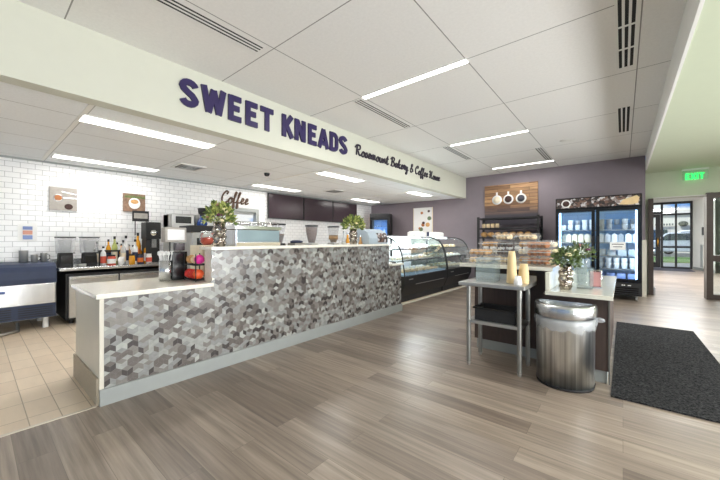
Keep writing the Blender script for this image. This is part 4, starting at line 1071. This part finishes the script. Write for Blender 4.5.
# ---------------------------------------------------------------- double door merchandiser
FX0, FX1, FY0, FY1 = -1.13, .28, 8.0, 8.76
t = thing('merchandiser_refrigerator', 'tall black two-door glass refrigerator with coffee print header', 'refrigerator', (-.42, 8.35, 0))
obj('body', B().box(FX0, FX0+.05, FY0+.06, FY1, .10, 2.05).box(FX1-.05, FX1, FY0+.06, FY1, .10, 2.05).box(FX0+.05, FX1-.05, FY1-.05, FY1, .10, 2.05)
    .box(FX0+.05, FX1-.05, FY0+.06, FY1-.05, 1.78, 2.05).box(FX0+.05, FX1-.05, FY0+.06, FY1-.05, .10, .36), 'black_gloss', t, w=True, bevel=.004)
obj('liner', B().box(FX0+.05, FX1-.05, FY1-.08, FY1-.05, .36, 1.78).box(FX0+.05, FX0+.07, FY0+.1, FY1-.08, .36, 1.78).box(FX1-.07, FX1-.05, FY0+.1, FY1-.08, .36, 1.78).box(FX0+.07, FX1-.07, FY0+.1, FY1-.08, .36, .38), 'fridge_inside', t, w=True)
hd = obj('header', B().box(FX0+.01, FX1-.01, FY0+.0, FY0+.06, 1.82, 2.05), 'black_gloss', t, w=True)
def under(parent, name, b, mats):
    off = Vector(parent.parent.location)
    for v in b.bm.verts: v.co -= off
    return obj(name, b, mats, parent)
under(hd, 'printed_banner', B().box(FX0+.03, FX1-.03, FY0-.004, FY0, 1.84, 2.03), 'coffee_print')
under(hd, 'printed_cup', B().lathe([(0, 0), (.085, 0), (.085, .01), (.06, .01)], seg=20).xf(Matrix.Translation((-.93, FY0-.004, 1.93)) @ Matrix.Rotation(PI/2, 4, 'X')), 'paper_white')
under(hd, 'printed_coffee', B().lathe([(0, 0), (.06, 0), (.06, .012), (0, .012)], seg=20).xf(Matrix.Translation((-.93, FY0-.004, 1.93)) @ Matrix.Rotation(PI/2, 4, 'X')), 'pastry_choc')
under(hd, 'printed_scoop', B().prism([(-.06, 1.86), (.0, 1.95), (.2, 2.02), (.24, 1.98), (.22, 1.87), (.1, 1.85)], 'y', FY0-.007, FY0-.0045), 'cone_tan')
for i, (a, b_) in enumerate(((FX0+.01, -.44), (-.42, FX1-.01))):
    fr = B().box(a, a+.055, FY0, FY0+.055, .36, 1.81).box(b_-.055, b_, FY0, FY0+.055, .36, 1.81).box(a+.055, b_-.055, FY0, FY0+.055, 1.75, 1.81).box(a+.055, b_-.055, FY0, FY0+.055, .36, .42)
    d = obj('door', fr, 'black_gloss', t, w=True)
    under(d, 'pane', B().box(a+.055, b_-.055, FY0+.02, FY0+.026, .42, 1.75), 'clear_glass')
    hx = b_-.03 if i == 0 else a+.03
    under(d, 'handle', B().box(hx-.012, hx+.012, FY0-.035, FY0, .95, 1.25), 'black_matte')
    lx = b_-.075 if i == 1 else a+.075
    obj('lamp_tube', B().box(lx-.012, lx+.012, FY0+.065, FY0+.085, .42, 1.74), 'fridge_light', t, w=True)
    obj('lamp_tube', B().box(a+.07, b_-.07, FY0+.07, FY0+.10, 1.755, 1.77), 'fridge_light', t, w=True)
SZ = (.60, .86, 1.12, 1.38)
for z in SZ: obj('shelf', B().box(FX0+.07, FX1-.07, FY0+.10, FY1-.09, z-.018, z), 'frosted', t, w=True)
gr = obj('lower_grille', B().box(FX0+.01, FX1-.01, FY0+.02, FY0+.06, .10, .35), 'black_matte', t, w=True)
b = B()
for k in range(4): b.box(FX0+.05, FX1-.05, FY0+.012, FY0+.02, .11+.04*k, .135+.04*k)
under(gr, 'louver', b, 'black_gloss')
for p_, q_ in ((-.02, .0), (.01, .03), (.07, .12)): under(gr, 'badge', B().box(p_, q_, FY0+.01, FY0+.02, .29, .305), 'white_plastic')
for x in (FX0+.08, FX1-.08):
    for y in (FY0+.12, FY1-.1):
        obj('caster', B().box(x-.02, x+.02, y-.03, y+.03, .06, .10).lathe([(0, -.015), (.04, -.015), (.04, .015), (0, .015)], seg=14).xf(Matrix.Identity(4)) if 0 else B().lathe([(0, -.015), (.04, -.015), (.04, .015), (0, .015)], seg=14).xf(Matrix.Translation((x, y, .04)) @ Matrix.Rotation(PI/2, 4, 'Y')).box(x-.022, x+.022, y-.02, y+.02, .075, .10), 'steel_soft', t, w=True)
t2 = thing('posted_notice', 'white paper notice taped to the right glass door of the tall refrigerator', 'notice', (-.08, FY0+.018, .98))
obj('paper', B().box(-.12, .12, -.004, 0, 0, .15), 'paper_white', t2)
obj('printed_text', B().box(-.09, .09, -.0055, -.004, .10, .115).box(-.07, .07, -.0055, -.004, .05, .065), 'ink', t2)
# products: one template of each, copied along each shelf
def tmpl(kind):
    b = B()
    if kind == 'tub': b.lathe([(0, 0), (.04, 0), (.048, .09), (.052, .095), (.052, .105), (0, .105)], seg=12)
    elif kind == 'carton': b.box(-.045, .045, -.04, .04, 0, .15).prism([(-.045, .15), (.045, .15), (0, .185)], 'y', -.04, .04)
    elif kind == 'bottle': b.lathe([(0, 0), (.034, 0), (.034, .12), (.014, .16), (.014, .19), (0, .19)], seg=12)
    else: b.box(-.07, .07, -.07, .07, 0, .06, tap=.008)
    return b
shelf_n = ('bottom', 'second', 'third', 'fourth', 'top')
names = {'tub': 'food_tub', 'carton': 'drink_carton', 'bottle': 'drink_bottle', 'clam': 'food_box'}
cols_ = ['white_plastic', 'paper_white', 'cream', 'tape_blue', 'frosted', 'wallart_gray', 'leaf_gray', 'white_plastic']
rd = random.Random(11)
for di, (a, b_, dn) in enumerate(((-1.02, -.50, 'left'), (-.36, .20, 'right'))):
    for si, z in enumerate((.38,)+SZ):
        kind = (('clam', 'carton', 'carton', 'carton', 'tub'), ('clam', 'tub', 'clam', 'carton', 'tub'))[di][si]
        cm = (('cream', 'white_plastic', 'cream', 'cream', 'white_plastic'), ('tape_blue', 'white_plastic', 'frosted', 'white_plastic', 'wallart_gray'))[di][si]
        stepx = {'tub': .125, 'carton': .108, 'bottle': .09, 'clam': .165}[kind]
        base = None
        for row, y in enumerate((8.24, 8.42)):
            x = a+rd.uniform(0, .02)
            while x < b_:
                for lv in range(2 if kind in ('tub', 'clam') else 1):
                    if rd.random() < .1: continue
                    if base is None:
                        base = tag(obj(names[kind], tmpl(kind), cm), 'pale %s on the %s shelf behind the %s door of the tall refrigerator' % (names[kind].replace('_', ' '), shelf_n[si], dn), names[kind].replace('_', ' '), '%ss, %s shelf, %s door' % (names[kind].replace('_', ' '), shelf_n[si], dn)); o_ = base
                    else: o_ = base.copy(); COL.objects.link(o_)
                    o_.location = (x, y, z+.001+lv*({'tub': .107, 'clam': .062}.get(kind, 0)))
                x += stepx

# ---------------------------------------------------------------- peninsula counter
pn = thing('condiment_counter', 'brown two-level counter carrying the baked goods and vase', 'counter', (-.7, 4.2, 0))
obj('tall_cabinet', B().box(-1.26, -.56, 3.52, 4.35, .10, .885), 'panel_brown', pn, w=True)
obj('low_cabinet', B().box(-.56, -.09, 3.28, 5.0, .10, .69), 'panel_brown', pn, w=True)
obj('toe_kick', B().box(-1.24, -.56, 3.53, 4.33, 0, .10).box(-.56, -.10, 3.29, 4.98, 0, .10), 'base_gray', pn, w=True)
obj('side_trim', B().box(-.09, -.080, 3.27, 3.285, 0, .69), 'edge_gray', pn, w=True)
tag(obj('stone_worktop', B().box(-1.36, -.49, 3.34, 4.42, .885, .92), 'stone_pale', bevel=.004, loc=(-.9, 3.9, .885)), 'upper pale stone top under the stacked bakery containers', 'countertop')
tag(obj('stone_worktop', B().box(-.53, -.06, 3.20, 5.04, .69, .725).box(-.53, -.495, 3.22, 4.40, .725, .885), 'stone_pale', bevel=.004, loc=(-.3, 4.1, .69)), 'lower pale stone top with upright end piece, under the flower vase', 'countertop')
# clamshell containers with cookies
def container(sx, sy, h):
    b = B()
    for (z0, z1, e0, e1) in ((0, h*.55, .012, 0), (h*.55, h*.62, -.004, -.004), (h*.62, h, 0, .012)):
        x0, y0 = sx/2, sy/2
        lo = [(-x0+e0, -y0+e0, z0), (x0-e0, -y0+e0, z0), (x0-e0, y0-e0, z0), (-x0+e0, y0-e0, z0)]
        hi = [(-x0+e1, -y0+e1, z1), (x0-e1, -y0+e1, z1), (x0-e1, y0-e1, z1), (-x0+e1, y0-e1, z1)]
        for i in range(4): b.face([lo[i], lo[(i+1) % 4], hi[(i+1) % 4], hi[i]])
    return b
def clam(x, y, z, sx, sy, h, cookie, lb, clb, cg, rz=0, kind='cookie', cols=4):
    t = thing('clamshell_container', lb, 'food container', (x, y, z), rz)
    b = B()
    x0, y0 = sx/2-.012, sy/2-.012
    b.face([(-x0, -y0, .002), (x0, -y0, .002), (x0, y0, .002), (-x0, y0, .002)])
    obj('tray', b, 'clamshell', t)
    lidb = container(sx, sy, h); lidb.face([(-x0, -y0, h), (x0, -y0, h), (x0, y0, h), (-x0, y0, h)])
    obj('lid', lidb, 'clamshell', t)
    obj('hinge_rim', B().box(-sx/2-.004, sx/2+.004, -sy/2-.006, -sy/2, h*.52, h*.62), 'frosted', t)
    base = None
    for i in range(cols):
        for j in range(2):
            px = -sx/2+.03+(sx-.06)*(i+.5)/cols; py = (-.25+.5*j)*sy
            r_ = (sx-.06)/cols*.52
            if base is None:
                base = tag(obj('cookie', B().ell((0, 0, h*.40), (r_*.94, sy*.235, h*.36), seg=10, rings=6, jit=.08), cookie), clb, kind, cg); o_ = base
            else: o_ = base.copy(); COL.objects.link(o_)
            o_.location = (x+px*math.cos(rz)-py*math.sin(rz), y+px*math.sin(rz)+py*math.cos(rz), z+.004)
            o_.rotation_euler = (0, 0, rz)
ZP = .921; hc = .080
stacks = [(-1.205, 3.56, .27, .2, 2, ['pastry_pale', 'pastry_gold'], 'leftmost stack'),
          (-1.19, 3.88, .24, .2, 3, ['pastry_pale', 'cream', 'pastry_gold'], 'stack behind the leftmost'),
          (-.985, 3.66, .19, .2, 4, ['pastry_pale', 'pastry_choc', 'pastry_choc', 'pastry_pale'], 'tall stack with dark cookies'),
          (-.83, 4.0, .22, .2, 4, ['pastry_gold', 'cream', 'pastry_gold', 'pastry_pale'], 'stack behind the tan cups'),
          (-.655, 3.62, .25, .2, 3, ['pastry_orange', 'pastry_orange', 'pastry_orange'], 'front right stack'),
          (-.62, 3.96, .22, .2, 3, ['pastry_gold', 'pastry_pale', 'cream'], 'rear right stack')]
lvn = ['bottom box', 'second box up', 'third box up', 'top box']
cnm = {'pastry_pale': 'pale', 'pastry_gold': 'golden', 'pastry_choc': 'dark', 'pastry_orange': 'orange-brown', 'cream': 'cream'}
for x, y, sx, sy, n_, ms, where in stacks:
    for k in range(n_):
        clam(x+random.uniform(-.006, .006), y, ZP+k*(hc+.002), sx, sy, hc, ms[k],
             'clear clamshell of %s cookies, %s of the %s' % (cnm[ms[k]], lvn[k] if k < n_-1 or n_ == 2 and k == 0 else 'top box', where),
             '%s cookie in the %s, %s' % (cnm[ms[k]], lvn[k] if k < n_-1 else 'top box', where),
             '%s cookies, level %s, %s' % (cnm[ms[k]], ('one', 'two', 'three', 'four')[k], where), random.uniform(-.05, .05))
# vase group on the low top
t = thing('flower_vase', 'silver rippled vase with white roses on the lower stone top', 'vase', (-.40, 3.41, .725))
obj('vase', B().lathe([(r_*.92, z_) for r_, z_ in VP], seg=28), 'hammered_silver', t)
bouquet(t, .215, .105, .12, 380, [(-.07, -.05, .13, .03, 'petal_cream'), (.03, -.07, .10, .03, 'petal_cream'), (-.10, -.03, .03, .028, 'petal_cream'), (.06, .04, .13, .028, 'petal_cream')], ('leaf_gray', 'leaf_green'), seed=8, leaf=.04)
t = thing('flower_vase', 'clear glass vase with dark reddish flowers behind the silver vase', 'vase', (-.34, 4.0, .725))
obj('glass', B().lathe([(0, .004), (.06, .004), (.06, .24), (.055, .24), (.055, .012), (0, .012)], seg=20), 'acrylic', t)
bouquet(t, .25, .12, .13, 200, [(-.04, -.05, .08, .03, 'petal_purple'), (.06, -.03, .1, .03, 'petal_purple'), (0, 0, .14, .03, 'petal_pink')], ('leaf_green', 'leaf_gray'), seed=9, leaf=.04)
t = thing('glass_cloche', 'clear square glass holder beside the silver vase', 'glass container', (-.27, 3.60, .725))
obj('glass', B().box(-.06, .06, -.06, -.055, 0, .19).box(-.06, .06, .055, .06, 0, .19).box(-.06, -.055, -.055, .055, 0, .19).box(.055, .06, -.055, .055, 0, .19), 'acrylic', t)
obj('base', B().box(-.055, .055, -.055, .055, 0, .012), 'frosted', t)
t = thing('napkin_holder', 'chrome holder with pale pink napkins behind the silver vase', 'napkin holder', (-.20, 3.72, .725))
obj('frame', B().box(-.05, .05, -.05, .05, 0, .01).tube([(-.045, -.045, .01), (-.045, -.045, .16), (.045, -.045, .16), (.045, -.045, .01)], .005, 6).tube([(-.045, .045, .01), (-.045, .045, .16), (.045, .045, .16), (.045, .045, .01)], .005, 6), 'chrome', t)
tag(obj('napkin_stack', B().box(-.24, -.16, 3.68, 3.76, .736, .87), 'petal_pink', bevel=.004, loc=(-.2, 3.72, .736)), 'pale pink napkins standing in the chrome holder', 'napkins')

# ---------------------------------------------------------------- prep table
t = thing('prep_table', 'small stainless worktable with undershelf before the brown counter', 'table', (-.90, 3.15, 0))
obj('tabletop', B().box(-1.20, -.63, 2.92, 3.40, .745, .78), 'steel_soft', t, w=True, bevel=.006)
obj('backsplash', B().box(-1.20, -.63, 3.385, 3.40, .78, .83), 'steel_soft', t, w=True)
for x in (-1.125, -.685):
    for y in (2.985, 3.30):
        lg = obj('leg', B().cyl(x, y, .03, .745, .02), 'leg_steel', t, w=True)
        under(lg, 'foot', B().cyl(x, y, 0, .03, .014, .02), 'steel_soft')
obj('undershelf', B().box(-1.14, -.67, 2.97, 3.315, .395, .425), 'steel_soft', t, w=True, bevel=.004)
t = thing('plastic_tub', 'black plastic bus tub on the undershelf of the steel table', 'tub', (-.90, 3.12, .425))
b = B().box(-.17, .17, -.11, .11, .0, .006)
for a in ((-.175, .175, -.115, -.108), (-.175, .175, .108, .115), (-.175, -.168, -.108, .108), (.168, .175, -.108, .108)): b.box(*a, 0, .12)
obj('body', b, 'black_matte', t)
obj('rim', B().box(-.19, .19, -.13, -.115, .108, .122).box(-.19, .19, .115, .13, .108, .122).box(-.19, -.175, -.115, .115, .108, .122).box(.175, .19, -.115, .115, .108, .122), 'black_gloss', t)
t = thing('acrylic_box', 'empty clear acrylic bin on the left of the steel table', 'container', (-.99, 3.12, .78))
b = B()
for a in ((-.085, .085, -.085, -.081), (-.085, .085, .081, .085), (-.085, -.081, -.081, .081), (.081, .085, -.081, .081)): b.box(*a, 0, .22)
b.box(-.081, .081, -.081, .081, 0, .006)
obj('walls', b, 'acrylic', t)
obj('rim', B().box(-.09, .09, -.09, -.085, .21, .222).box(-.09, .09, .085, .09, .21, .222).box(-.09, -.085, -.085, .085, .21, .222).box(.085, .09, -.085, .085, .21, .222), 'frosted', t)
cup_b = lambda r, h: B().lathe([(0, 0), (r*.95, 0), (r, .004), (r*.72, h), (0, h)], seg=18)
for (x, y, r, n_, m, lb, g) in ((-.775, 3.10, .046, 13, 'cone_tan', 'tan paper cup in the tallest stack on the steel table', 'tallest stack of tan cups'),
                               (-.69, 3.16, .044, 6, 'cone_tan', 'tan paper cup in the shorter stack on the steel table', 'shorter stack of tan cups'),
                               (-.705, 3.02, .034, 2, 'white_plastic', 'white cup in front of the tan cup stacks', 'pair of nested white cups')):
    base = None
    for k in range(n_):
        if base is None: base = tag(obj('paper_cup', cup_b(r, .09 if m == 'cone_tan' else .065), m), lb, 'cup', g); o_ = base
        else: o_ = base.copy(); COL.objects.link(o_)
        s_k = 1-.018*k if n_ > 8 else 1
        o_.scale = (s_k, s_k, 1); o_.location = (x, y, .781+k*(.0165 if n_ > 2 else .01))
# ---------------------------------------------------------------- trash can
t = thing('trash_can', 'half-round stainless trash can in front of the brown counter', 'trash can', (-.375, 3.14, 0))
def dshape(rx, ry, yb, k=24):
    return [(-rx, yb)]+[(rx*math.cos(PI+PI*i/k), -.02+ry*math.sin(PI+PI*i/k)) for i in range(k+1)]+[(rx, yb)]
def dloft(levels, m=0, cap0=False, cap1=False):
    b = B(); rings = []
    for rx, ry, yb, z in levels: rings.append([b.bm.verts.new((p[0], p[1], z)) for p in dshape(rx, ry, yb)])
    n_ = len(rings[0])
    for a, c in zip(rings, rings[1:]):
        for i in range(n_):
            f_ = b.bm.faces.new([a[i], a[(i+1) % n_], c[(i+1) % n_], c[i]]); f_.smooth = 1 < i < n_-3
    if cap0: b.bm.faces.new(rings[0][::-1])
    if cap1: b.bm.faces.new(rings[-1])
    return b
obj('body', dloft([(.20, .21, .045, .012), (.205, .215, .045, .54)], cap0=True), 'steel_reflect_streaks', t)
obj('base_ring', dloft([(.203, .213, .05, 0), (.206, .216, .05, .018)], cap0=True, cap1=True), 'black_matte', t)
obj('lid', dloft([(.214, .224, .052, .555), (.218, .228, .055, .565), (.218, .228, .055, .635), (.210, .220, .05, .652), (.185, .175, .03, .655), (.18, .17, .025, .60)]), 'steel', t)
obj('liner_opening', dloft([(.182, .172, .028, .605), (.18, .17, .025, .60)], cap1=True), 'black_matte', t)
bb = dloft([(.20, .20, .04, .56), (.212, .224, .05, .545), (.216, .228, .05, .505), (.210, .221, .05, .465)])
rd = random.Random(4)
for v in bb.bm.verts:
    if v.co.z < .53: v.co.z += rd.uniform(-.02, .02); v.co.x *= 1+rd.uniform(-.02, .03); v.co.y *= 1+rd.uniform(-.02, .03)
obj('trash_bag', bb, 'bag_film', t)
obj('bag_knot', B().ell((.235, -.03, .545), (.032, .022, .018), jit=.2), 'bag_film', t)
# ---------------------------------------------------------------- floor mats
tag(obj('floor_mat', B().prism([(-.07, 3.03), (1.6, 3.03), (1.6, 4.4), (.70, 4.45), (.69, 5.83), (-.07, 5.83)], 'z', .001, .012), 'black_carpet', loc=(.5, 4.4, 0)), 'large black carpet mat beside the brown counter', 'mat')
tag(obj('floor_mat', B().box(.6, 2.05, 16.8, 18.35, .001, .01), 'ink', loc=(1.3, 17.6, 0)), 'dark grey mat just inside the glass doors', 'mat')
t = thing('wall_heater', 'tall white grille on the angled hall wall near the glass doors', 'heater', (2.30, 17.45, 0))
obj('body', B().box(-.03, .03, -.35, .2, .15, 1.0).xf(Matrix.Rotation(-.0, 4, 'Z')), 'steel_soft', t)
t = thing('wall_phone', 'small dark box on the white hall wall', 'wall device', (2.33, 17.3, 1.35))
obj('body', B().box(-.05, .02, -.12, .12, 0, .3), 'black_matte', t)
tag(obj('door_stop', B().box(.50, .53, 9.2, 9.26, .0, .16), 'steel', loc=(.51, 9.2, 0)), 'small steel door stop at the foot of the brown frame', 'door stop')

# ---------------------------------------------------------------- light
def area(name, loc, rot, sx, sy, power, col=(1, 1, 1)):
    l = bpy.data.lights.new(name, 'AREA'); l.shape = 'RECTANGLE'; l.size = sx; l.size_y = sy; l.energy = power; l.color = col
    o = bpy.data.objects.new(name, l); COL.objects.link(o); o.location = loc; o.rotation_euler = rot; return o
area('daylight_rear', (.15, YR-.3, 1.4), (-PI/2, PI, 0), 5.5, 2.4, 420, (1, .985, .97))
area('daylight_right', (XR+.3, 1.9, 1.4), (0, PI/2, 0), 2.4, 8.6, 300, (1, .985, .97))
area('ceiling_fill_kitchen', (-4.95, YR-.9, .1), (-PI*.72, PI, 0), 2.4, 1.4, 700, (.98, .99, 1))  # added upward fill, brightens the kitchen ceiling
# upward fills added outside the windows to brighten the ceiling
area('ceiling_fill_rear', (.15, YR-.9, .1), (-PI*.72, PI, 0), 5.5, 1.4, 950, (1, .985, .97))
area('ceiling_fill_right', (XR+.9, 1.9, .1), (0, PI*.72, 0), 1.4, 8.6, 900, (1, .985, .97))
for x, y0, y1, lb in trof: area('panel_glow', (x, (y0+y1)/2, ZK-.03), (0, 0, 0), .22, y1-y0, 6 if x < -5 else 16, (1, .98, .95))
for y in (3.05, 5.61, 8.08): area('line_glow', (-1.81, y, ZC-.03), (0, 0, 0), 1.27, .07, 14, (1, .98, .95))
for x, y in ((1.9, 2.0), (2.0, 6.5)): area('lobby_fill', (x, y, ZL-.03), (0, 0, 0), 1.2, .3, 60, (1, .98, .95))  # unseen fills added to brighten the lobby wall, no fixture there
area('hall_fill', (1.5, 13, 2.7), (0, 0, 0), 1.2, 5, 240, (1, .99, .98))  # added fill without a fixture, lightens the hall behind the glass
# lamps inside the cold cases
for y0, y1, e in ((5.0, 6.84, 60), (6.86, 8.30, 14)): area('case_lamp', (-3.66, (y0+y1)/2, 1.205), (0, 0, 0), .06, y1-y0-.2, e, (.9, .96, 1))
for x in (-.78, .07): area('fridge_lamp', (x, FY0+.10, 1.07), (PI/2, 0, 0), .5, 1.3, 3.5, (.66, .84, 1))
area('fridge_lamp', (-6.05, 8.32, 1.1), (PI/2, 0, .3), .4, 1.3, 8, (.6, .8, 1))
W = bpy.data.worlds.new('sky'); SC.world = W; W.use_nodes = True
nt = W.node_tree; bg = nt.nodes['Background']
tc = nt.nodes.new('ShaderNodeTexCoord'); mp = nt.nodes.new('ShaderNodeMapping'); mp.inputs['Scale'].default_value = (3, 3, 9)
nz = nt.nodes.new('ShaderNodeTexNoise'); nz.inputs['Scale'].default_value = 3; nz.inputs['Detail'].default_value = 5
cr = nt.nodes.new('ShaderNodeValToRGB'); cr.color_ramp.elements[0].position = .48; cr.color_ramp.elements[1].position = .62
cr.color_ramp.elements[0].color = (*lin((84, 150, 226)), 1); cr.color_ramp.elements[1].color = (*lin((250, 250, 250)), 1)
nt.links.new(tc.outputs['Generated'], mp.inputs[0]); nt.links.new(mp.outputs[0], nz.inputs['Vector']); nt.links.new(nz.outputs['Fac'], cr.inputs[0]); nt.links.new(cr.outputs[0], bg.inputs['Color'])
bg.inputs['Strength'].default_value = 1.0
sun = bpy.data.lights.new('sun', 'SUN'); sun.energy = 6.0; sun.angle = .05
so = bpy.data.objects.new('sun', sun); COL.objects.link(so); so.rotation_euler = (.5, -.5, 0)

# ---------------------------------------------------------------- camera
cam = bpy.data.cameras.new('camera'); cam.sensor_width = 36; cam.lens = 320/720*36; cam.clip_start = .05
co = bpy.data.objects.new('camera', cam); COL.objects.link(co)
co.location = (0, 0, 1.17); co.rotation_euler = (PI/2, 0, math.atan(263/320))
SC.camera = co
SC.view_settings.view_transform = 'Standard'; SC.view_settings.look = 'None'
SC.view_settings.gamma = 1; SC.view_settings.use_curve_mapping = False
SC.view_settings.exposure = 0.2
